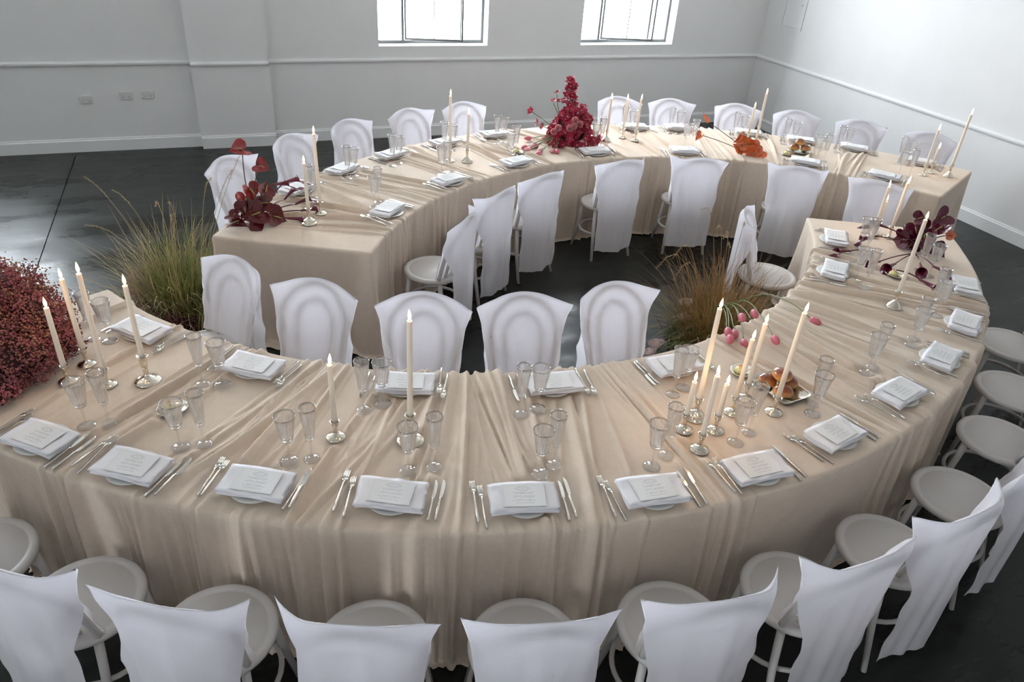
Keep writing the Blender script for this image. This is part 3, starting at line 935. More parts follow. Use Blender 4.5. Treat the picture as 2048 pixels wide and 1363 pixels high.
# --- menu card, curling very slightly
def card_mesh():
    W, D, T = 0.162, 0.118, 0.0007
    N = 12
    V, F = [], []
    for s in (0, 1):
        for j in (0, 1):
            for i in range(N + 1):
                x = -W / 2 + W * i / N
                V.append((x, -D / 2 + D * j, 0.9 * x * x * 0.35 + (T if s else 0)))
    w = N + 1
    for i in range(N):
        F += [(i, i + 1, w + i + 1, w + i), (2 * w + i, 2 * w + i + 1, 3 * w + i + 1, 3 * w + i), (i, i + 1, 2 * w + i + 1, 2 * w + i), (w + i, w + i + 1, 3 * w + i + 1, 3 * w + i)]
    F += [(0, w, 3 * w, 2 * w), (N, w + N, 3 * w + N, 2 * w + N)]
    return V, F
card_me = build('menu_card', card_mesh(), M['menu'], None, False, True)
# --- cutlery: local +y points to the tip, lying on z = 0
def strip(rows, th):
    """flat bar from rows of (y, half width, z of the lower face, thickness)"""
    V, F = [], []
    for y, w, z, t in rows:
        V += [(-w, y, z), (w, y, z), (w * .86, y, z + t), (-w * .86, y, z + t)]
    for i in range(len(rows) - 1):
        a = 4 * i
        for k in range(4): F.append((a + k, a + (k + 1) % 4, a + 4 + (k + 1) % 4, a + 4 + k))
    F += [(0, 1, 2, 3), tuple(4 * (len(rows) - 1) + k for k in range(4))]
    return V, F
def make_fork():
    t = empty('fork')
    build('handle', strip([(-.108, .0040, 0, .0045), (-.104, .0052, 0, .0052), (-.06, .0046, .0002, .005), (0, .0036, .0022, .0042), (.028, .0030, .0052, .0035), (.040, .0034, .0060, .0030)], 0), M['cutlery'], t, True, True)
    h = strip([(.038, .0036, .0060, .0028), (.044, .0085, .0055, .0022), (.052, .0112, .0040, .0020), (.060, .0115, .0026, .0020)], 0)
    tines = [h]
    for q in range(4):
        cx = -.0087 + .0058 * q
        v, f = strip([(.0595, .0024, .0026, .0020), (.075, .0021, .0008, .0019), (.092, .0016, .0018, .0016), (.101, .0007, .0040, .0009)], 0)
        tines.append(([(x + cx, y, z) for x, y, z in v], f))
    build('tines', merge(*tines), M['cutlery'], t, True, True)
    return t
def make_knife():
    t = empty('knife')
    build('handle', strip([(-.110, .0042, 0, .0055), (-.105, .0056, 0, .0062), (-.05, .0052, 0, .0060), (-.002, .0044, .0006, .0052), (.006, .0034, .0012, .0044)], 0), M['cutlery'], t, True, True)
    V, F = [], []
    rows = [(.004, -.0032, .0036), (.010, -.0040, .0075), (.030, -.0042, .0098), (.060, -.0042, .0102), (.085, -.0040, .0082), (.098, -.0036, .0035), (.104, -.0030, -.0020)]
    for y, a, b in rows: V += [(a, y, .0008), (b, y, .0014), (b, y, .0018), (a, y, .0030)]
    for i in range(len(rows) - 1):
        for k in range(4): F.append((4 * i + k, 4 * i + (k + 1) % 4, 4 * i + 4 + (k + 1) % 4, 4 * i + 4 + k))
    F += [(0, 1, 2, 3), tuple(4 * (len(rows) - 1) + k for k in range(4))]
    build('blade', (V, F), M['cutlery'], t, False, True)
    return t
# --- crystal stemware
def fluted(n, amp, z0, z1):
    def f(r, z, a):
        k = min(1, max(0, (z - z0) / .006)) * min(1, max(0, (z1 - z) / .012))
        return r * (1 - amp * k * (1 - abs(math.cos(a * n / 2))) )
    return f
def make_glass(name, H, rim, rb, zb, foot, n):
    t = empty(name)
    hb = H - zb
    out = [(rb * .30, zb), (rb * .85, zb + .004), (rb, zb + .012)] + [(rb + (rim - rb) * (q / 9) ** 1.15, zb + .012 + (hb - .012) * q / 9) for q in range(1, 10)]
    inn = [(rim - .0014, H)] + [(rb + (rim - rb) * (q / 9) ** 1.15 - .0022, zb + .012 + (hb - .012) * q / 9) for q in range(8, 0, -1)] + [(rb - .004, zb + .016), (0, zb + .013)]
    fo, fi = fluted(n, .16, zb + .004, H - hb * .26), None
    V, F = lathe(out, n * 6, fo)
    V2, F2 = lathe(inn, n * 6, None)
    n0 = len(V)
    V += V2; F += [tuple(i + n0 for i in q) for q in F2]
    sg = n * 6
    last = (len(out) - 1) * sg
    for i in range(sg): F.append((last + i, last + (i + 1) % sg, n0 + (i + 1) % sg, n0 + i))
    build('bowl', (V, F), M['crystal'], t, True, True)
    build('stem', lathe([(.0034, .010), (.0036, .03), (.0042, .5 * zb), (.0056, zb - .018), (.0085, zb - .004), (rb * .45, zb + .001)], 10), M['crystal_foot'], t, True, True)
    build('foot', lathe([(.0035, .012), (.008, .0075), (foot * .6, .0042), (foot, .0022), (foot, .0004), (foot * .9, 0), (0, .001)], 32), M['crystal_foot'], t, True, True)
    return t
goblet0 = make_glass('wine_goblet', .222, .043, .025, .098, .0365, 18)
flute0 = make_glass('champagne_flute', .255, .0345, .019, .096, .0325, 16)
fork0, knife0 = make_fork(), make_knife()
plate0 = plate_me
templates = [goblet0, flute0, fork0, knife0, plate_me, card_me]
WHERE = {'FO': "near table's outer side", 'FI': "near table's inner side", 'BI': "far table's inner side", 'BO': "far table's outer side"}
GR = {'FO': 'near outer', 'FI': 'near inner', 'BI': 'far inner', 'BO': 'far outer'}
sid = 0
for k, rows in SETTINGS.items():
    for i, (ang, r, gx, gy, fx, fy) in enumerate(rows):
        rz = setting_frame(k, ang) + rnd.uniform(-.06, .06)
        at = '%s setting from left, %s' % (ORD[i], WHERE[k])
        px, py, pz = wpos(k, ang, r, 0, 0, .085)
        o = plate0.copy(); COL.objects.link(o); o.location = (px, py, pz); tag(o, 'round white plate under the napkin, ' + at, 'plate', 'dinner plates')
        nz = rz + rnd.uniform(-.05, .05)
        nx, ny, _ = wpos(k, ang, r, rnd.uniform(-.008, .008), -.008 if k[1] == 'O' else .012)
        nz0 = pz + .0205
        o = link('napkin', napkin_mes[sid % 4], None, (nx, ny, nz0), (0, 0, nz)); tag(o, 'folded white napkin lying on its plate, ' + at, 'napkin', 'folded napkins')
        o = card_me.copy(); COL.objects.link(o); o.location = (nx, ny, nz0 + .0235); o.rotation_euler = (0, 0, nz + rnd.uniform(-.05, .05))
        tag(o, 'printed menu card on the napkin, ' + at, 'menu card', 'menu cards')
        for proto, dx, dy, lab, cat in ((fork0, -.188, .012, 'outer dinner fork', 'fork'), (fork0, -.158, -.008, 'inner dinner fork', 'fork'), (knife0, .150, -.004, 'inner table knife', 'knife'), (knife0, .180, .004, 'outer table knife', 'knife')):
            dx += rnd.uniform(-.004, .004); dy += rnd.uniform(-.008, .008)
            x, y, z = wpos(k, ang, r, dx, dy, .012)
            z0, z1 = wpos(k, ang, r, dx, dy - .10, .006)[2], wpos(k, ang, r, dx, dy + .085, .010)[2]
            pitch = math.atan2(z1 - z0, .185)
            z = max(wpos(k, ang, r, dx, dy + q, .010)[2] - math.tan(pitch) * q for q in (-.10, -.07, -.04, -.01, .02, .05, .08, .10)) + .0028
            copy_tree(proto, (x, y, z), (pitch, 0, rz + rnd.uniform(-.05, .05)), '%s at the %s' % (lab, at), 'table cutlery', cat)
        x, y, z = wpos(k, ang, r, gx, gy, .03)
        copy_tree(goblet0, (x, y, z), (0, 0, rnd.uniform(0, 6)), 'cut-crystal wine goblet at the ' + at, 'crystal stemware', 'wine glass')
        q = math.hypot(fx - gx, fy - gy)
        if q < .086: fx, fy = gx + (fx - gx) * .086 / q, gy + (fy - gy) * .086 / q
        x, y, z = wpos(k, ang, r, fx, fy, .028)
        copy_tree(flute0, (x, y, z), (0, 0, rnd.uniform(0, 6)), 'narrow cut-crystal flute at the ' + at, 'crystal stemware', 'champagne glass')
        sid += 1
for t in templates:
    for c in list(t.children): bpy.data.objects.remove(c)
    bpy.data.objects.remove(t)

# ================================================================== CANDLES
def holder_profiles(kind):
    if kind == 'wide':
        return dict(H=.135, base=[(0, 0), (.056, 0), (.058, .003), (.056, .007), (.050, .010), (.047, .013), (.036, .017), (.020, .024), (.012, .032), (.009, .040)], stem=[(.009, .038), (.012, .044), (.008, .050), (.013, .057), (.009, .064), (.010, .070)], cup=[(.009, .068), (.014, .076), (.017, .100), (.018, .125), (.024, .133), (.0245, .136), (.019, .133), (.0125, .122), (0, .112)], cz=.112)
    if kind == 'bell':
        return dict(H=.105, base=[(0, 0), (.044, 0), (.046, .003), (.044, .008), (.036, .018), (.026, .030), (.016, .040), (.010, .048)], stem=[(.010, .046), (.0065, .054), (.010, .060), (.007, .068), (.008, .074)], cup=[(.008, .072), (.013, .080), (.015, .096), (.022, .104), (.022, .107), (.017, .104), (.0125, .096), (0, .088)], cz=.088)
    if kind == 'tiered':
        return dict(H=.108, base=[(0, 0), (.050, 0), (.052, .004), (.048, .010), (.040, .013), (.038, .018), (.040, .023), (.034, .030), (.020, .036), (.012, .044), (.009, .052)], stem=[(.009, .050), (.007, .056), (.011, .062), (.007, .070), (.008, .076)], cup=[(.008, .074), (.014, .082), (.015, .098), (.023, .106), (.023, .109), (.018, .106), (.0125, .098), (0, .090)], cz=.090)
    return dict(H=.086, base=[(0, 0), (.039, 0), (.0405, .0025), (.039, .006), (.034, .008), (.031, .011), (.022, .014), (.012, .019), (.008, .026)], stem=[(.008, .024), (.0065, .034), (.0095, .042), (.0070, .050), (.0085, .056)], cup=[(.0085, .054), (.013, .062), (.0145, .077), (.021, .084), (.0215, .087), (.0165, .084), (.0125, .076), (0, .068)], cz=.068)
HOLD = {}
for kind in ('plain', 'wide', 'bell', 'tiered'):
    p = holder_profiles(kind)
    HOLD[kind] = (p, {n: build(n, lathe(p[n], 36), M['silver'], None, True, True) for n in ('base', 'stem', 'cup')})
    for n, o in HOLD[kind][1].items():
        HOLD[kind][1][n] = o.data; bpy.data.objects.remove(o)
fl = build('flame', lathe([(0, 0), (.0030, .003), (.0052, .010), (.0056, .017), (.0042, .027), (.0020, .036), (0, .043)], 14), M['flame'], None, True, True); flame_me = fl.data; bpy.data.objects.remove(fl)
wk = build('wick', tube([(0, 0, -.004), (.0004, 0, .004), (.0016, 0, .009)], [.0010, .0010, .0007], 6), M['wick'], None, True, True); wick_me = wk.data; bpy.data.objects.remove(wk)
for x, y, top, kind, lab in CANDLES:
    z = cloth_z(x, y, .04)
    p, mes = HOLD[kind]
    h = empty('candlestick', (x, y, z), (0, 0, rnd.uniform(0, 6)), 'silver holder of the ' + lab.replace(' burning', '').replace('ivory ', '').replace(' just', ''), 'candlestick', 'silver candlesticks')
    for n in ('base', 'stem', 'cup'): link(n, mes[n], h)
    tilt = (rnd.uniform(-.012, .012), rnd.uniform(-.012, .012), 0)
    c = empty('taper_candle', (x, y, z + p['cz'] + .0005), tilt, lab, 'candle', 'lit taper candles')
    L = top - p['cz']
    wx = build('wax', lathe([(0, 0), (.0118, 0), (.0120, .004), (.0112, L * .5), (.0104, L - .004), (.0098, L), (.0080, L + .0004), (.0050, L - .0016), (0, L - .0024)], 20), M['wax'], c, True, True)
    link('wick', wick_me, c, (0, 0, L - .001))
    fo = link('flame', flame_me, c, (.001, 0, L + .003), (rnd.uniform(-.08, .08), rnd.uniform(-.08, .08), 0)); fo.scale = (1.25, 1.25, 1.15)
    ld = bpy.data.lights.new('candle_light', 'POINT'); ld.energy = CANDLE_POWER; ld.color = (1.0, .60, .28); ld.shadow_soft_size = .012
    lo = bpy.data.objects.new('candle_light', ld); COL.objects.link(lo); lo.parent = c; lo.location = (0, 0, L + .028)

# ================================================================== BREAD AND BUTTER
def crust_mat():
    Mx = mat('glazed_brioche_crust', (0.55, 0.22, 0.05), rough=0.28, coat=0.5)
    nt = Mx.node_tree; p = nt.nodes['Principled BSDF']
    tc = nn(nt, 'ShaderNodeTexCoord'); sx = nn(nt, 'ShaderNodeSeparateXYZ')
    nt.links.new(tc.outputs['Generated'], sx.inputs[0])
    no = nn(nt, 'ShaderNodeTexNoise'); no.inputs['Scale'].default_value = 5
    nt.links.new(tc.outputs['Generated'], no.inputs['Vector'])
    ad = nn(nt, 'ShaderNodeMath', operation='MULTIPLY_ADD'); ad.inputs[1].default_value = 0.35
    nt.links.new(no.outputs['Fac'], ad.inputs[0]); nt.links.new(sx.outputs['Z'], ad.inputs[2])
    rp = nn(nt, 'ShaderNodeValToRGB'); e = rp.color_ramp.elements
    e[0].position, e[0].color = 0.45, (0.86, 0.55, 0.20, 1)
    e[1].position, e[1].color = 1.05, (0.20, 0.045, 0.010, 1)
    q = e.new(0.75); q.color = (0.55, 0.20, 0.04, 1)
    nt.links.new(ad.outputs[0], rp.inputs['Fac']); nt.links.new(rp.outputs['Color'], p.inputs['Base Color'])
    return Mx
M['crust'] = crust_mat()
M['butter'] = mat('pale_butter', (0.82, 0.72, 0.36), rough=0.45, sss=0.2)
M['garnish'] = mat('orange_petal_garnish', (0.85, 0.25, 0.05), rough=0.5)
M['herb'] = mat('green_herb', (0.20, 0.30, 0.06), rough=0.5)
def roll_mesh(seed, R=.047):
    rs = np.random.RandomState(seed); ph = rs.uniform(0, 6.28)
    def f(u, v):
        a = 2 * PI * u; b = PI * v
        r = R * (1 + .07 * math.cos(3 * a + ph) * math.sin(b) - .06 * max(0, math.cos(a * 3 + ph + 1.2)) ** 8 * math.sin(b))
        z = math.cos(b)
        return (r * math.sin(b) * math.cos(a) * 1.05, r * math.sin(b) * math.sin(a) * .95, R * (.74 * z if z > 0 else .62 * z) + R * .625)
    return grid(28, 14, f)
rolls = []
for q in range(3):
    o = build('bread_roll', roll_mesh(q), M['crust'], None, True, False); rolls.append(o.data); bpy.data.objects.remove(o)
# silver tray
def tray_mesh(W, D, hgt):
    def rr(k, a, b, r):
        pts = []
        for cx, cyy, a0 in ((a / 2 - r, b / 2 - r, 0), (-a / 2 + r, b / 2 - r, 90), (-a / 2 + r, -b / 2 + r, 180), (a / 2 - r, -b / 2 + r, 270)):
            for q in range(6):
                t = math.radians(a0 + q * 18); pts.append((cx + r * math.cos(t), cyy + r * math.sin(t), k))
        return pts
    loops = [rr(0, W - .03, D - .03, .02), rr(.002, W - .02, D - .02, .025), rr(hgt - .003, W - .004, D - .004, .03), rr(hgt, W, D, .032), rr(hgt + .002, W - .004, D - .004, .03), rr(hgt - .001, W - .012, D - .012, .026), rr(.005, W - .03, D - .03, .02)]
    V = [p for l in loops for p in l]; n = len(loops[0]); F = []
    for a in range(len(loops) - 1):
        for i in range(n): F.append((a * n + i, a * n + (i + 1) % n, (a + 1) * n + (i + 1) % n, (a + 1) * n + i))
    F += [tuple(range(n)), tuple(range((len(loops) - 1) * n, len(loops) * n))]
    return V, F
tz = cloth_z(2.37, 2.235, .10)
o = build('bread_tray', tray_mesh(.19, .25, .022), M['silver'], None, True, True, (2.37, 2.235, tz), (0, 0, .12)); tag(o, 'rectangular silver tray holding four bread rolls on the near table', 'tray')
for q, (x, y, z, lab) in enumerate(((2.336, 2.180, .0065, 'front lower bread roll on the rectangular silver tray'), (2.415, 2.240, .0065, 'rear lower bread roll on the rectangular silver tray'), (2.324, 2.278, .0065, 'bread roll at the back of the rectangular silver tray'), (2.360, 2.234, .058, 'glossy bread roll on top of the heap on the rectangular tray'))):
    o = link('bread_roll', rolls[q % 3], None, (x, y, tz + z), (0, 0, q * 1.7)); tag(o, lab, 'bread roll', 'brioche rolls')
pz = cloth_z(5.165, 5.50, .08)
o = build('bread_plate', lathe([(0, .002), (.06, .002), (.062, 0), (.068, 0), (.072, .004), (.112, .016), (.113, .019), (.110, .019), (.072, .008), (0, .006)], 40), M['silver'], None, True, True, (5.165, 5.50, pz)); tag(o, 'round silver dish heaped with rolls on the far table', 'dish')
for q, (x, y, z, lab) in enumerate(((5.116, 5.520, .0085, 'lower bread roll on the round dish, towards the orange flowers'), (5.208, 5.478, .0085, 'lower bread roll on the round dish, away from the orange flowers'), (5.165, 5.515, .058, 'bread roll crowning the round dish on the far table'))):
    o = link('bread_roll', rolls[(q + 1) % 3], None, (x, y, pz + z), (0, 0, q * 2.1)); tag(o, lab, 'bread roll', 'brioche rolls')
dish_me = build('butter_dish', lathe([(0, .003), (.034, .003), (.036, 0), (.042, 0), (.044, .004), (.064, .013), (.0665, .016), (.064, .0165), (.045, .008), (.036, .0065), (0, .006)], 36), M['silver'], None, True, True)
def butter_mesh():
    def rf(r, z, a): return r * (1 + .07 * math.cos(8 * a + z * 60))
    return lathe([(.026, 0), (.027, .006), (.025, .014), (.019, .022), (.010, .027), (0, .028)], 48, rf)
butter0 = build('butter_mound', butter_mesh(), M['butter'], None, True, True)
for x, y, ex, lab in ((2.279, 2.414, 1, 'beside the bread tray on the near table'), (4.985, 5.445, 1, 'beside the round bread dish on the far table'), (3.962, 3.092, 1, 'near the dark anthuriums'), (-0.342, 2.848, 1, 'behind the second outer goblet of the near table'), (2.440, 5.940, 1, 'beside the lying pink tulips on the far table')):
    z = cloth_z(x, y, .05)
    o = dish_me.copy(); COL.objects.link(o); o.location = (x, y, z); o.scale = (1.0, .86, 1); o.rotation_euler = (0, 0, rnd.uniform(0, 3)); tag(o, 'small oval silver butter dish ' + lab, 'dish', 'butter dishes')
    b = butter0.copy(); COL.objects.link(b); b.location = (x - .012, y + .004, z + .0068); tag(b, 'piped butter mound in the silver dish ' + lab, 'butter', 'piped butter')
    build('petal', grid(4, 3, lambda u, v: ((u - .5) * .016, (v - .5) * .009 + .002, .029 + .005 * math.sin(u * 3) + .004 * v)), M['garnish'], b, True)
    build('herb_leaf', grid(4, 3, lambda u, v: ((u - .5) * .010 + .006, (v - .5) * .016 - .006, .026 + .003 * math.sin(v * 3))), M['herb'], b, True)
    s = build('spreader', strip([(-.06, .0035, 0, .003), (-.02, .0030, .001, .003), (0, .0025, .001, .002), (.012, .0075, .0005, .0015), (.045, .0070, .0005, .0013), (.058, .002, .0005, .001)], 0), M['cutlery'], None, True, True, (x + .028, y - .012, z + .016), (0.05, 0, rnd.uniform(0, 6))); tag(s, 'small butter spreader resting in the dish ' + lab, 'knife', 'butter spreaders')
bpy.data.objects.remove(dish_me); bpy.data.objects.remove(butter0)

# ================================================================== FLOWERS AND GRASSES
M['maroon'] = mat('dark_maroon_spathe', (0.105, 0.008, 0.012), rough=0.24, var=0.3, vscale=12, coat=0.3, spec=0.35)
M['redsp'] = mat('crimson_spathe', (0.26, 0.012, 0.016), rough=0.2, var=0.2, vscale=10, coat=0.5)
M['burg'] = mat('burgundy_spathe', (0.090, 0.006, 0.022), rough=0.22, var=0.3, vscale=12, coat=0.35, spec=0.35)
M['orange'] = mat('orange_spathe', (0.62, 0.12, 0.03), rough=0.2, var=0.25, vscale=14, coat=0.6)
M['calla'] = mat('plum_calla', (0.11, 0.008, 0.028), rough=0.3, var=0.3, vscale=15)
M['spadix'] = mat('olive_spadix', (0.35, 0.30, 0.08), rough=0.5)
M['stem'] = mat('green_flower_stem', (0.13, 0.18, 0.055), rough=0.5)
M['darkstem'] = mat('dark_flower_stem', (0.06, 0.035, 0.02), rough=0.5)
M['orchid'] = mat('crimson_orchid', (0.36, 0.014, 0.045), rough=0.45, var=0.45, vscale=30, trans=0.2)
M['orchidlip'] = mat('pale_orchid_lip', (0.75, 0.40, 0.38), rough=0.5)
M['tulip'] = mat('pink_tulip', (0.66, 0.17, 0.22), rough=0.45, var=0.25, vscale=40, trans=0.15)
M['blush'] = mat('blush_petal', (0.80, 0.40, 0.42), rough=0.5, var=0.15, vscale=25, trans=0.2)
M['palepink'] = mat('pale_pink_petal', (0.82, 0.66, 0.66), rough=0.55, var=0.12, vscale=20, trans=0.25)
M['sedum'] = mat('burgundy_dried_blossom', (0.31, 0.095, 0.105), rough=0.8, var=0.5, vscale=9)
M['sedum2'] = mat('rust_dried_blossom', (0.34, 0.17, 0.11), rough=0.8, var=0.4, vscale=9)
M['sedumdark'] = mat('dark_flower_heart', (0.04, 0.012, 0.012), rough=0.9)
M['grass'] = mat('green_grass_blade', (0.17, 0.20, 0.05), rough=0.5, var=0.4, vscale=6, trans=0.2)
M['straw'] = mat('straw_grass_blade', (0.44, 0.33, 0.17), rough=0.6, var=0.35, vscale=6, trans=0.2)
M['rustgrass'] = mat('russet_grass_blade', (0.36, 0.21, 0.085), rough=0.6, var=0.35, vscale=6, trans=0.2)
M['plume'] = mat('tan_seed_head', (0.46, 0.33, 0.18), rough=0.8, var=0.2, vscale=20)

def frame_of(n, tip):
    n = Vector(n).normalized(); t = Vector(tip); t = (t - n * t.dot(n))
    if t.length < 1e-4: t = n.orthogonal()
    t.normalize(); x = t.cross(n)
    return Matrix((x, t, n)).transposed().to_euler()

def spathe_mesh(seed):
    rs = np.random.RandomState(seed); k1, k2 = rs.uniform(.25, .60), rs.uniform(-.25, .20)
    def f(u, v):
        t = u * 2 * PI
        hx = math.sin(t) ** 3 * .50
        hy = (13 * math.cos(t) - 5 * math.cos(2 * t) - 2 * math.cos(3 * t) - math.cos(4 * t)) / 16 * .56
        x, y = hx * v, -hy * v + .10 * (1 - v)
        z = k1 * abs(x) ** 1.2 * 1.2 + k2 * y * y * 2 - .10 * max(0, y) ** 2 + .014 * math.sin(abs(math.atan2(x, y + .22)) * 13) * v * (1 - .3 * v) + .02 * math.sin(t * 3 + seed)
        return (x, y + .15, z)
    return grid(40, 10, f)
def spadix_mesh():
    return tube([(0, .02, .02), (0, .12, .10), (0, .26, .17), (0, .40, .21)], [.026, .030, .024, .008], 8)
def calla_mesh():
    def f(u, v):
        a = (u - .5) * 2 * PI * 1.04
        tip = math.exp(-(a / .75) ** 2)
        r = .045 + .085 * v ** 1.3 + .10 * v ** 7 * (1 - .4 * tip)
        bend = -.10 * v * v
        return (r * math.sin(a), bend - r * math.cos(a) - .20 * tip * v ** 5, v * (.80 + .42 * tip) - .10 * v ** 7 * (1 - tip))
    return grid(24, 14, f)
def tulip_mesh():
    def rf(r, z, a): return r * (1 + .10 * abs(math.cos(1.5 * a)) * min(1, z * 2.2))
    return lathe([(0, 0), (.15, .03), (.25, .15), (.29, .34), (.27, .60), (.20, .82), (.10, .97), (.03, 1.0), (0, .93)], 24, rf)
def orchid_mesh(seed):
    rs = np.random.RandomState(seed); parts = []
    for q in range(5):
        a = q * 2 * PI / 5 + rs.uniform(-.15, .15); L, W = (.5, .25) if q % 2 else (.52, .21)
        cup = rs.uniform(.05, .35)
        def f(u, v, a=a, L=L, W=W, cup=cup):
            w = W * max(0.0, math.sin(PI * min(1, .10 + .90 * v))) ** .55
            x, y = (u - .5) * 2 * w, .04 + L * v
            z = cup * v * v + .12 * ((u - .5) * 2) ** 2 * w * 2
            return (x * math.cos(a) - y * math.sin(a), x * math.sin(a) + y * math.cos(a), z)
        parts.append(grid(4, 5, f))
    return merge(*parts)
def rose_mesh(seed, layers=4):
    rs = np.random.RandomState(seed); parts = []
    for l in range(layers):
        n = 4 + l
        for q in range(n):
            a = 2 * PI * q / n + l * .6; R = .10 + .32 * (l / max(1, layers - 1)); opn = .15 + .9 * l / layers
            def f(u, v, a=a, R=R, opn=opn):
                b = a + (u - .5) * 2 * PI / n * 1.35
                r = R * (.35 + .65 * math.sin(v * PI * .55)) + opn * .12 * v * v
                z = .05 + .62 * v * (1 - .35 * opn) - .07 * abs(u - .5) * 2 * v
                return (r * math.cos(b), r * math.sin(b), z)
            parts.append(grid(5, 5, f))
    return merge(*parts)
def keep(name, vf, m, fix=False):
    o = build(name, vf, M[m] if m else None, None, True, fix); d = o.data; bpy.data.objects.remove(o); return d
SP = {m: [keep('spathe', spathe_mesh(q), m) for q in range(3)] for m in ('maroon', 'redsp', 'burg', 'orange')}
SPX = keep('spadix', spadix_mesh(), 'spadix', True)
CAL = keep('calla_bloom', calla_mesh(), 'calla')
TUL = keep('tulip_bloom', tulip_mesh(), 'tulip', True)
TUL2 = keep('tulip_bloom', tulip_mesh(), 'blush', True)
ORC = [keep('orchid_bloom', orchid_mesh(q), 'orchid') for q in range(3)]
ORL = keep('orchid_lip', lathe([(0, .04), (.06, .05), (.085, .11), (.05, .17), (0, .18)], 8), 'orchidlip', True)
ROS = [keep('ranunculus_bloom', rose_mesh(3), 'blush'), keep('open_bloom', rose_mesh(5, 3), 'palepink')]

def curve_pts(a, b, sag=0.0, n=7, bow=(0, 0, 0)):
    a, b = Vector(a), Vector(b); bow = Vector(bow)
    return [a.lerp(b, i / n) + (bow + Vector((0, 0, sag))) * (4 * (i / n) * (1 - i / n)) for i in range(n + 1)]

def anthuriums(name, base, heads, label, spx=True, stems='darkstem'):
    """heads: (x, y, z, size, face direction, tip direction, material)"""
    t = empty(name, base, label=label, cat='flowers')
    B = Vector(base)
    for q, (x, y, z, s, n, tip, m) in enumerate(heads):
        p = Vector((x, y, z)) - B
        c = link('spathe', SP[m][q % 3], t, p, frame_of(n, tip)); c.scale = (s, s, s)
        if spx: link('spadix', SPX, c)
        root = Vector((rnd.uniform(-.03, .03), rnd.uniform(-.03, .03), .012))
        build('flower_stem', tube(curve_pts(root, p, 0, 7, (rnd.uniform(-.03, .03), rnd.uniform(-.03, .03), .02)), .0035, 6), M[stems], t, True, True)
    return t
def toward_cam(x, y, z, k=.6, j=.5):
    d = (Vector((0, 0, 2.75)) - Vector((x, y, z))).normalized()
    return d * k + Vector((rnd.uniform(-j, j), rnd.uniform(-j, j), rnd.uniform(-.1, j)))

RED = [(0.129, 4.800, 1.257, .135, 'redsp'), (0.215, 4.797, 1.150, .11, 'redsp'), (0.139, 4.790, 1.014, .13, 'redsp'), (0.232, 4.795, 0.974, .12, 'maroon'), (0.100, 4.801, 0.898, .13, 'maroon'), (0.186, 4.780, 0.850, .17, 'maroon'), (0.260, 4.793, 0.815, .15, 'maroon'), (0.027, 4.801, 0.835, .13, 'maroon'), (0.010, 4.770, 0.790, .14, 'maroon'), (0.057, 4.801, 0.865, .13, 'maroon'), (0.248, 4.82, 0.895, .13, 'maroon'), (0.132, 4.75, 0.800, .15, 'maroon'), (0.17, 4.86, 0.86, .15, 'maroon'), (0.11, 4.85, 0.93, .13, 'redsp')]
hd = []
for x, y, z, s, m in RED:
    hd.append((x, y, z, s, toward_cam(x, y, z, .7, .6), (rnd.uniform(-1, 1), rnd.uniform(-.6, .6), rnd.uniform(-1, .6)), m))
hd[0] = (*hd[0][:4], (.35, -.45, .75), (-.9, -.2, -.25), 'redsp'); hd[1] = (*hd[1][:4], (-.2, -.5, .6), (.9, -.3, -.6), 'redsp')
anthuriums('anthurium_arrangement', (0.14, 4.80, cloth_z(0.14, 4.80)), hd, 'dark red and maroon anthuriums at the near end of the far table')
BURG = [(4.513, 3.314, 1.029, .14), (4.530, 3.309, 0.955, .14), (4.421, 3.437, 0.969, .11), (4.388, 3.478, 0.862, .13), (4.370, 3.430, 0.815, .13), (4.430, 3.408, 0.80, .14), (4.470, 3.373, 0.889, .14), (4.511, 3.317, 0.826, .13), (4.424, 3.433, 0.914, .13), (4.478, 3.362, 0.828, .14), (4.50, 3.40, 0.90, .14), (4.534, 3.30, 0.80, .12), (4.44, 3.46, 0.84, .14)]
hd = []
for x, y, z, s in BURG:
    hd.append((x, y, z, s, toward_cam(x, y, z, .8, .5), (rnd.uniform(-1, 1), rnd.uniform(-.8, .3), rnd.uniform(-1, .4)), 'burg'))
hd.append((4.56, 3.27, .90, .08, (-.5, -.5, .6), (1, 0, -.3), 'orange'))
anthuriums('anthurium_arrangement', (4.46, 3.38, cloth_z(4.46, 3.38)), hd, 'near-black burgundy anthuriums with yellow spadices on the near table end')
ORG = [(4.232, 5.783, 1.015, .11), (4.250, 5.828, 0.862, .10), (4.413, 5.657, 0.913, .0), (4.546, 5.59, 0.895, .13), (4.564, 5.539, 0.840, .15), (4.523, 5.552, 0.800, .13), (4.612, 5.498, 0.830, .14), (4.591, 5.486, 0.790, .14), (4.672, 5.445, 0.795, .13), (4.639, 5.475, 0.812, .13), (4.535, 5.562, 0.842, .14), (4.60, 5.55, 0.86, .13)]
hd = []
for x, y, z, s in ORG:
    if s: hd.append((x, y, z, s, toward_cam(x, y, z, .8, .5), (rnd.uniform(-1, 1), rnd.uniform(-.8, .3), rnd.uniform(-1, .4)), 'orange'))
hd[0] = (*hd[0][:4], (.75, -.25, .35), (.2, .1, 1), 'orange'); hd[1] = (*hd[1][:4], (-.75, -.2, .5), (-.3, .2, -.9), 'orange')
anthuriums('anthurium_arrangement', (4.60, 5.54, cloth_z(4.60, 5.54)), hd, 'glossy orange anthuriums at the far table edge with two arching outliers')

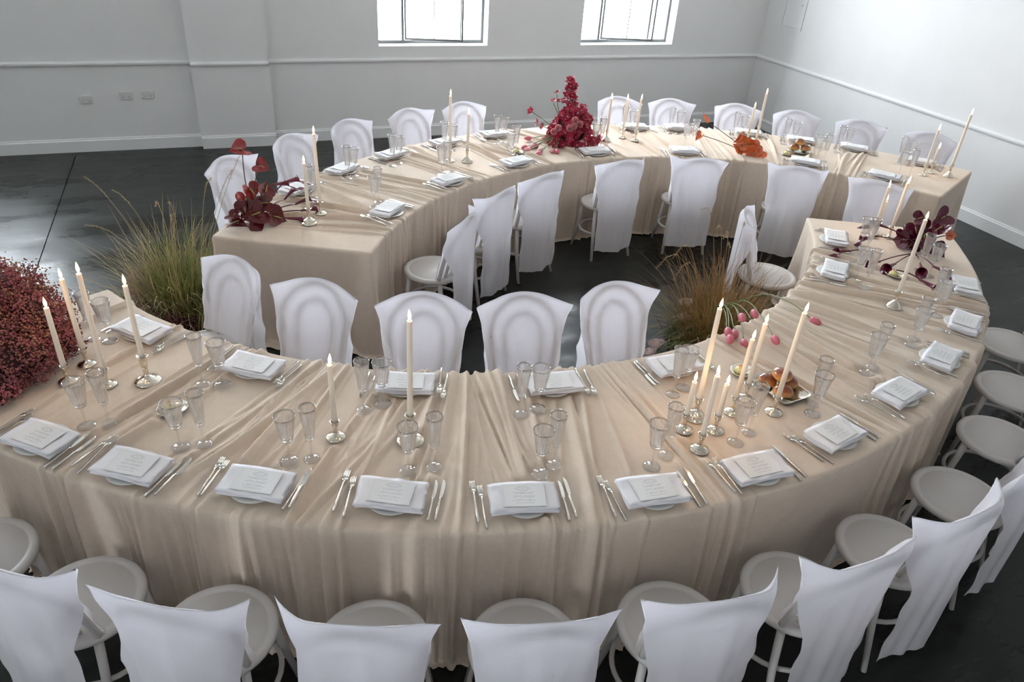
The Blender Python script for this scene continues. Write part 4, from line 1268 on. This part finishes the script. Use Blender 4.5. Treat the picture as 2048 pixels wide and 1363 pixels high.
def calla(x, y, z, dirv, s, lab, root=None):
    """single calla: bloom opening along dirv, stem running back"""
    zc = max(z, cloth_z(x, y) + .02)
    d = Vector(dirv).normalized()
    if root: d = (d * .8 + (Vector((x, y, zc)) - Vector(root)).normalized()).normalized()
    t = empty('calla_lily', (x, y, zc), label=lab, cat='flower', group='plum calla lilies')
    c = link('calla_bloom', CAL, t, (0, 0, 0), d.to_track_quat('Z', 'Y').to_euler()); c.scale = (s, s, s)
    e = Vector(root) - Vector((x, y, zc)) if root else d * -.16 + Vector((0, 0, -.005))
    if not root: e.z = max(e.z, cloth_z(x + e.x, y + e.y) + .006 - zc)
    build('flower_stem', tube(curve_pts((d * .01), e, .0, 6, (0, 0, .012)), .0042, 6), M['burg'], t, True, True)
for q, (x, y, z, d, lab) in enumerate(((.286, 4.953, .965, (.3, -.2, -.5), 'plum calla lily highest and closest to the red anthuriums'), (.357, 4.948, .975, (.9, -.1, -.4), 'plum calla lily hooking out in the air beside the red anthuriums'), (.372, 5.11, .80, (.4, -.1, .9), 'plum calla lily upright at the table edge by the first napkin'), (.431, 5.00, .80, (.8, .1, .5), 'plum calla lily between the red anthuriums and the candles'), (.453, 4.90, .78, (.9, .2, .1), 'plum calla lily lying closest to the two end candles'), (.35, 4.811, .78, (1, -.1, .0), 'plum calla lily lying flat in front of the red anthuriums'))):
    calla(x, y, z, d, .155, lab, (.16, 4.82, .80))
for q, (x, y, z, d, lab) in enumerate(((4.224, 3.482, .902, (-.8, .2, .1), 'plum calla lily arching highest from the burgundy anthuriums'), (4.195, 3.510, .83, (-.7, .1, -.5), 'plum calla lily drooping below the arching one'), (3.902, 3.439, .78, (-1, .1, .1), 'plum calla lily lying far out by the last inner knife'), (3.985, 3.251, .78, (-.8, .2, .0), 'plum calla lily lying just behind the butter dish'), (4.052, 3.188, .785, (-.9, -.2, .1), 'plum calla lily curling beside the butter dish'), (4.214, 3.132, .785, (-.7, -.6, .1), 'plum calla lily lying in front of the burgundy anthuriums'), (4.283, 3.093, .785, (.5, -.8, .1), 'plum calla lily lying by the last outer goblet'), (4.034, 2.969, .78, (.2, -1, .0), 'single violet calla lily lying apart beside the tall white candle'))):
    calla(x, y, z, d, .16, lab, None if q in (2, 7) else (4.42 - .08 * (q > 2), 3.36 - .06 * (q > 2), .80 if q < 2 else .775))

# ---- crimson orchid spire with ranunculus
ob = (3.04, 6.17, cloth_z(3.04, 6.17))
t = empty('orchid_arrangement', ob, label='tall spire of crimson orchids with blush blooms on the far table', cat='flowers')
B = Vector(ob)
fixed = [(3.025, 6.212, 1.315), (3.008, 6.220, 1.279), (3.047, 6.202, 1.252), (3.014, 6.218, 1.214), (3.054, 6.198, 1.173), (3.025, 6.212, 1.140), (2.922, 6.260, 1.184), (3.059, 6.196, 1.209), (2.899, 6.270, 1.107), (2.953, 6.246, 1.107), (2.998, 6.225, 1.111), (3.066, 6.192, 1.130), (2.715, 6.344, 1.004), (2.778, 6.319, 0.898), (3.210, 6.116, 0.987), (2.826, 6.300, 0.867)]
pts = list(fixed)
for q in range(26):                                # the upright spire
    z = 1.02 + .29 * q / 26 + rnd.uniform(-.02, .02); R = .06 * (1 - .5 * q / 26) * rnd.uniform(.5, 1.3)
    a = q * 2.4; pts.append((3.035 + R * math.cos(a), 6.20 + R * math.sin(a), z))
while len(pts) < 230:
    z = .79 + .30 * rnd.random() ** 1.7; k = 1 - (z - .79) / .36
    a = rnd.uniform(0, 2 * PI); R = (.26 * k ** .9 + .03) * math.sqrt(rnd.uniform(.35, 1))
    pts.append((3.06 + R * math.cos(a), 6.13 + .75 * R * math.sin(a), z - .02 * rnd.random()))
for q, (x, y, z) in enumerate(pts):
    outw = Vector((x - 3.03, (y - 6.17), (z - .85) * .5 + .05)) ; outw.normalize()
    n = outw + (Vector((0, 0, 2.75)) - Vector((x, y, z))).normalized() * .5 + Vector((rnd.uniform(-.4, .4), rnd.uniform(-.4, .4), rnd.uniform(-.3, .4)))
    c = link('orchid_bloom', ORC[q % 3], t, Vector((x, y, z)) - B, frame_of(n, (rnd.uniform(-1, 1), rnd.uniform(-1, 1), 1))); s = rnd.uniform(.062, .080); c.scale = (s, s, s)
    link('orchid_lip', ORL, c)
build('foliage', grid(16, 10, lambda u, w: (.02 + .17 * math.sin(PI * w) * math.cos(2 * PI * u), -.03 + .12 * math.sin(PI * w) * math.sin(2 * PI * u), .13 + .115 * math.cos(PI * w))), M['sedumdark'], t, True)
for q, e in enumerate(((3.025, 6.212, 1.31), (2.922, 6.26, 1.17), (2.899, 6.27, 1.09), (2.715, 6.344, 1.0), (2.778, 6.319, .89), (3.21, 6.116, .98), (3.06, 6.196, 1.2), (2.95, 6.2, 1.0), (3.1, 6.2, 1.0))):
    build('flower_stem', tube(curve_pts((0, 0, .01), Vector(e) - B, 0, 7, (rnd.uniform(-.03, .03), rnd.uniform(-.03, .03), .02)), .0035, 6), M['stem'], t, True, True)
for q, (x, y, z) in enumerate(((2.851, 6.010, .930), (2.945, 5.970, .934), (2.981, 5.965, .950), (3.000, 5.990, 1.0), (2.821, 6.03, .892), (3.04, 5.97, .967))):
    c = link('ranunculus_bloom', ROS[0], t, Vector((x, y, z)) - B, frame_of((-.4, -.7, .5), (0, 0, 1))); c.scale = (.062,) * 3

# ---- tulips lying on the cloth
def tulip(x, y, d, root, mesh, lab, z=None, s=.070, m='stem', rim=None):
    zc = (cloth_z(x, y) + .019) if z is None else z
    d = Vector(d).normalized()
    t = empty('tulip', (x, y, zc), label=lab, cat='flower', group='cut tulips')
    c = link('tulip_bloom', mesh, t, (0, 0, 0), d.to_track_quat('Z', 'Y').to_euler()); c.scale = (s, s, s)
    if rim:
        P = Vector((x, y, zc)); E = Vector((rim[0], rim[1], cloth_z(*rim) + .014))
        pth = curve_pts((0, 0, 0), E - P, 0, 6, (0, 0, .012)) + curve_pts(E - P, Vector(root) - P, 0, 6, (.05, .05, .05))[1:]
        build('flower_stem', tube(pth, .0028, 6), M[m], t, True, True)
        return
    build('flower_stem', tube(curve_pts((0, 0, 0), Vector(root) - Vector((x, y, zc)), 0, 8, (rnd.uniform(-.02, .02), rnd.uniform(-.02, .02), .016)), .0036, 6), M[m], t, True, True)
PT = [((2.702, 6.257), 'pink tulip highest of those lying beside the orchids'), ((2.573, 6.047), 'pink tulip reaching furthest from the orchids'), ((2.575, 5.965), 'pink tulip lying right behind the butter dish'), ((2.657, 6.063), 'pink tulip of a touching two beside the orchids, outer'), ((2.695, 6.072), 'pink tulip of a touching two beside the orchids, inner'), ((2.664, 5.928), 'plump pink tulip in the lying bunch beside the orchids'), ((2.848, 6.186), 'pink tulip tucked close under the orchids'), ((2.626, 5.848), 'pink tulip lowest in the lying bunch beside the orchids'), ((2.779, 5.923), 'pink tulip lying in front of the orchids, the outer'), ((2.809, 5.903), 'pink tulip lying in front of the orchids, the inner')]
for (x, y), lab in PT:
    d = Vector((x - 2.98, y - 6.15, 0)).normalized() + Vector((rnd.uniform(-.3, .3), rnd.uniform(-.3, .3), 0))
    tulip(x, y, d, (2.97 + rnd.uniform(-.05, .05), 6.13 + rnd.uniform(-.03, .03), .84), TUL2 if rnd.random() < .5 else TUL, lab)
FT = [((2.56, 2.83), .815, 'pink tulip of the two at the back, over the grass edge'), ((2.652, 2.85), .815, 'pink tulip behind the tall candle, above the others'), ((2.411, 2.737), .80, 'pink tulip leaning against the near table rim'), ((2.468, 2.748), None, 'small pink tulip just inside the near table rim'), ((2.381, 2.675), None, 'pink tulip nearest the cluster of candles'), ((2.455, 2.65), None, 'pink tulip lying right behind the bread candles'), ((2.605, 2.604), None, 'pink tulip lying alone behind the bread rolls'), ((2.987, 2.752), None, 'pink tulip on the long stem reaching across the folds')]
for (x, y), z, lab in FT:
    d = (x - 2.80, y - 3.30, -.03)
    gx, gy = 2.98 + rnd.uniform(-.06, .06), 3.52 + rnd.uniform(-.06, .06)
    q = 0.0                                         # where the stem leaves the table rim
    while q < 1 and math.hypot(x + (gx - x) * q - CF[0], y + (gy - y) * q - CF[1]) > RIN + .004: q += .01
    tulip(x, y, d, (gx, gy, .38), TUL, lab, z, rim=(x + (gx - x) * q, y + (gy - y) * q))

# ---- grasses standing on the floor
def blades(n, cx, cyy, R, hmin, hmax, seed, lean=.55, bias=(0, 0), wid=.0034):
    rs = np.random.RandomState(seed); V, F = [], []
    for q in range(n):
        a = rs.uniform(0, 2 * PI); r = R * math.sqrt(rs.rand())
        b = Vector((cx + r * math.cos(a), cyy + r * math.sin(a), 0))
        az = a + rs.normal(0, .7); L = rs.uniform(hmin, hmax)
        le = lean * rs.uniform(.15, 1.15) * (.35 + .65 * r / R)
        d = Vector((math.cos(az) + bias[0], math.sin(az) + bias[1], 0)); dr = rs.uniform(.05, .60) * (le + .25)
        side = Vector((-d.y, d.x, 0)).normalized()
        w = wid * rs.uniform(.6, 1.3); n0 = len(V); wob = rs.uniform(-.03, .03)
        bad = False
        for i in range(8):
            t = i / 7
            p = b + d * (le * L * (t ** 1.5)) + Vector((0, 0, L * (t * (1 - .18 * le) - dr * t ** 3))) + side * wob * math.sin(t * 4)
            p.z = max(p.z, .004)
            for c, a0, a1 in ((CF, -151.6, -28.6), (CB, 27.4, 152.4)):
                rr = math.hypot(p.x - c[0], p.y - c[1]); an = math.degrees(math.atan2(p.y - c[1], p.x - c[0]))
                if RIN - .05 < rr < ROUT + .05 and a0 - .9 < an < a1 + .9 and p.z < .80: bad = True
            ww = w * (1 - t) ** .7 + .0003
            V += [tuple(p - side * ww), tuple(p + side * ww + Vector((0, 0, ww * .6)))]
        if bad:
            del V[n0:]; continue
        for i in range(7):
            k = n0 + 2 * i; F.append((k, k + 1, k + 3, k + 2))
    return V, F
def seed_head(parent, b, az, L, lean, nod, m='plume', stem='straw'):
    pts = []
    d = Vector((math.cos(az), math.sin(az), 0))
    for i in range(12):
        t = i / 11
        pts.append(Vector(b) + d * (lean * L * t ** 1.4) + Vector((0, 0, L * (t - nod * max(0, t - .72) ** 2 * 9))))
    st = build('grass_stalk', tube(pts, [.0016] * 12, 5), M[stem], parent, True, True)
    V, F = [], []
    for i in range(60):
        t = .80 + .2 * i / 60; k = t * 11; j = min(10, int(k)); p = pts[j].lerp(pts[j + 1], k - j)
        q = Vector((rnd.uniform(-1, 1), rnd.uniform(-1, 1), rnd.uniform(-.5, .8))).normalized()
        w = q.orthogonal().normalized() * .0012; e = p + q * rnd.uniform(.010, .020); n0 = len(V)
        V += [tuple(p - w), tuple(p + w), tuple(e)]; F.append((n0, n0 + 1, n0 + 2))
    build('seed_head', (V, F), M[m], st, False)
gl = empty('ornamental_grass', (0, 0, 0), label='big tuft of green and straw grass on the floor by the far table end', cat='grass plant')
build('green_blades', blades(620, -.36, 4.95, .20, .45, .85, 1, .75), M['grass'], gl, False)
build('straw_blades', blades(640, -.40, 4.99, .25, .40, .92, 2, 1.05), M['straw'], gl, False)
for az, L, le, nod in ((2.7, 1.15, .40, .15), (2.0, 1.05, .25, .35), (1.2, 1.08, .16, .55), (2.4, 1.0, .5, .2), (.5, 1.15, .2, .2), (0.1, 1.25, .35, .05), (-.3, 1.2, .3, .1), (3.2, .95, .55, .2), (1.6, .9, .3, .4)):
    seed_head(gl, (-.36 + rnd.uniform(-.08, .08), 4.95 + rnd.uniform(-.08, .08), 0), az, L, le, nod)
gr = empty('ornamental_grass', (0, 0, 0), label='russet tuft of dry grass on the floor inside the near table', cat='grass plant')
build('russet_blades', blades(1100, 3.10, 3.60, .21, .40, .85, 3, .95), M['rustgrass'], gr, False)
build('green_blades', blades(500, 3.00, 3.63, .24, .30, .62, 4, 1.0), M['grass'], gr, False)
for az, L, le, nod in ((2.2, 1.0, .35, .5), (1.7, 1.15, .2, .35), (2.7, .95, .5, .5), (1.2, 1.1, .25, .4), (.8, 1.15, .35, .4), (2.0, 1.2, .25, .3), (1.4, 1.0, .1, .3), (2.4, .85, .4, .6)):
    seed_head(gr, (3.06 + rnd.uniform(-.08, .08), 3.62 + rnd.uniform(-.08, .08), 0), az, L, le, nod, 'plume', 'rustgrass')
for x, y, z, lab in ((3.03, 3.93, .20, 'pale pink open bloom beside the lone covered chair'), (2.93, 3.80, .16, 'pale pink bloom half hidden in the floor grass'), (2.65, 3.66, .07, 'pale pink bloom lying furthest out from the floor grass'), (2.92, 3.72, .07, 'pale pink bloom low under the floor grass'), (2.57, 3.60, .05, 'pale pink bloom against the near table inner skirt')):
    t = empty('open_bloom', (x, y, z), label=lab, cat='flower', group='pale blooms in the floor grass')
    c = link('petals', ROS[1], t, (0, 0, 0), (rnd.uniform(-.6, .2), rnd.uniform(-.4, .4), 0)); c.scale = (.11,) * 3
    build('flower_stem', tube(curve_pts((0, 0, 0), (.1, -.06, -z + .003), 0, 4), .003, 5), M['stem'], t, True, True)

# ---- masses of tiny dried blossoms
def blossom_cloud(sprays, n, seed, size, zmin=.004):
    """tiny octahedral florets scattered through ellipsoids (x, y, z, rx, ry, rz)"""
    rs = np.random.RandomState(seed)
    vol = np.array([s[3] * s[4] * s[5] for s in sprays]); vol = vol ** .67; vol = vol / vol.sum()
    oc = np.array([(1, 0, 0), (-1, 0, 0), (0, 1, 0), (0, -1, 0), (0, 0, 1), (0, 0, -1)], float)
    of = np.array([(0, 2, 4), (2, 1, 4), (1, 3, 4), (3, 0, 4), (2, 0, 5), (1, 2, 5), (3, 1, 5), (0, 3, 5)])
    ch = rs.choice(len(sprays), n, p=vol); S = np.array(sprays)[ch]
    d = rs.normal(size=(n, 3)); d /= np.linalg.norm(d, axis=1)[:, None]
    lump = 1 + .14 * np.sin(d[:, 0] * 9 + ch) * np.sin(d[:, 1] * 8) + .10 * np.sin(d[:, 2] * 14 + ch)
    r = (.80 + .22 * rs.rand(n) ** .8) * lump
    P = S[:, :3] + d * S[:, 3:6] * r[:, None]
    sz = size * rs.uniform(.6, 1.3, n)
    V = (P[:, None, :] + oc[None] * sz[:, None, None] * rs.uniform(.7, 1.2, (n, 6, 1))).reshape(-1, 3)
    V[:, 2] = np.maximum(V[:, 2], zmin)
    F = (of[None] + (np.arange(n) * 6)[:, None, None]).reshape(-1, 3)
    return V.tolist(), F.tolist()
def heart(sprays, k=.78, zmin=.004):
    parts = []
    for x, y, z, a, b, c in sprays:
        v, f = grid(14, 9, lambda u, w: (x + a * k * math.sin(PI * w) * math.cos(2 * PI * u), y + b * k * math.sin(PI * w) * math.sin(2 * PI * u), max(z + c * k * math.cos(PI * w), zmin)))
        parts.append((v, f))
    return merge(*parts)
ms = empty('dried_flower_mass', (0, 0, 0), label='large cloud of tiny burgundy dried flowers on the near table end', cat='flowers')
SPR = [(-1.05, 3.62, .95, .20, .20, .19), (-.93, 3.50, .90, .18, .18, .16), (-1.12, 3.40, .92, .22, .20, .18), (-.98, 3.30, .86, .18, .17, .12), (-1.20, 3.20, .86, .16, .16, .11), (-.86, 3.42, .83, .13, .13, .09), (-1.04, 3.14, .81, .12, .12, .06)]
build('blossoms', blossom_cloud(SPR, 24000, 5, .0058, .775), M['sedum'], ms, False)['kind'] = 'stuff'
build('rust_blossoms', blossom_cloud([(a + .02, b + .03, c + .015, d, e, f) for a, b, c, d, e, f in SPR[:5]], 7000, 6, .0052, .775), M['sedum2'], ms, False)['kind'] = 'stuff'
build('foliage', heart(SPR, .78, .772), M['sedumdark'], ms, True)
for q in range(14):
    build('sprig', tube(curve_pts((-1.0 + rnd.uniform(-.1, .1), 3.4 + rnd.uniform(-.15, .15), .86), (-.80 + rnd.uniform(-.05, .06), 3.35 + rnd.uniform(-.22, .25), .80 + rnd.uniform(-.01, .06)), .02, 6), .0014, 5), M['darkstem'], ms, True, True)
mf = empty('dried_flower_mass', (0, 0, 0), label='low burgundy dried flowers on the floor under the green grass tuft', cat='flowers')
SPF = [(-.60, 5.35, .16, .15, .14, .14), (-.56, 5.12, .14, .14, .14, .13), (-.52, 4.88, .13, .14, .13, .12), (-.42, 4.78, .11, .13, .12, .10), (-.50, 5.25, .26, .10, .10, .09)]
build('blossoms', blossom_cloud(SPF, 7000, 8, .0055), M['sedum'], mf, False)['kind'] = 'stuff'
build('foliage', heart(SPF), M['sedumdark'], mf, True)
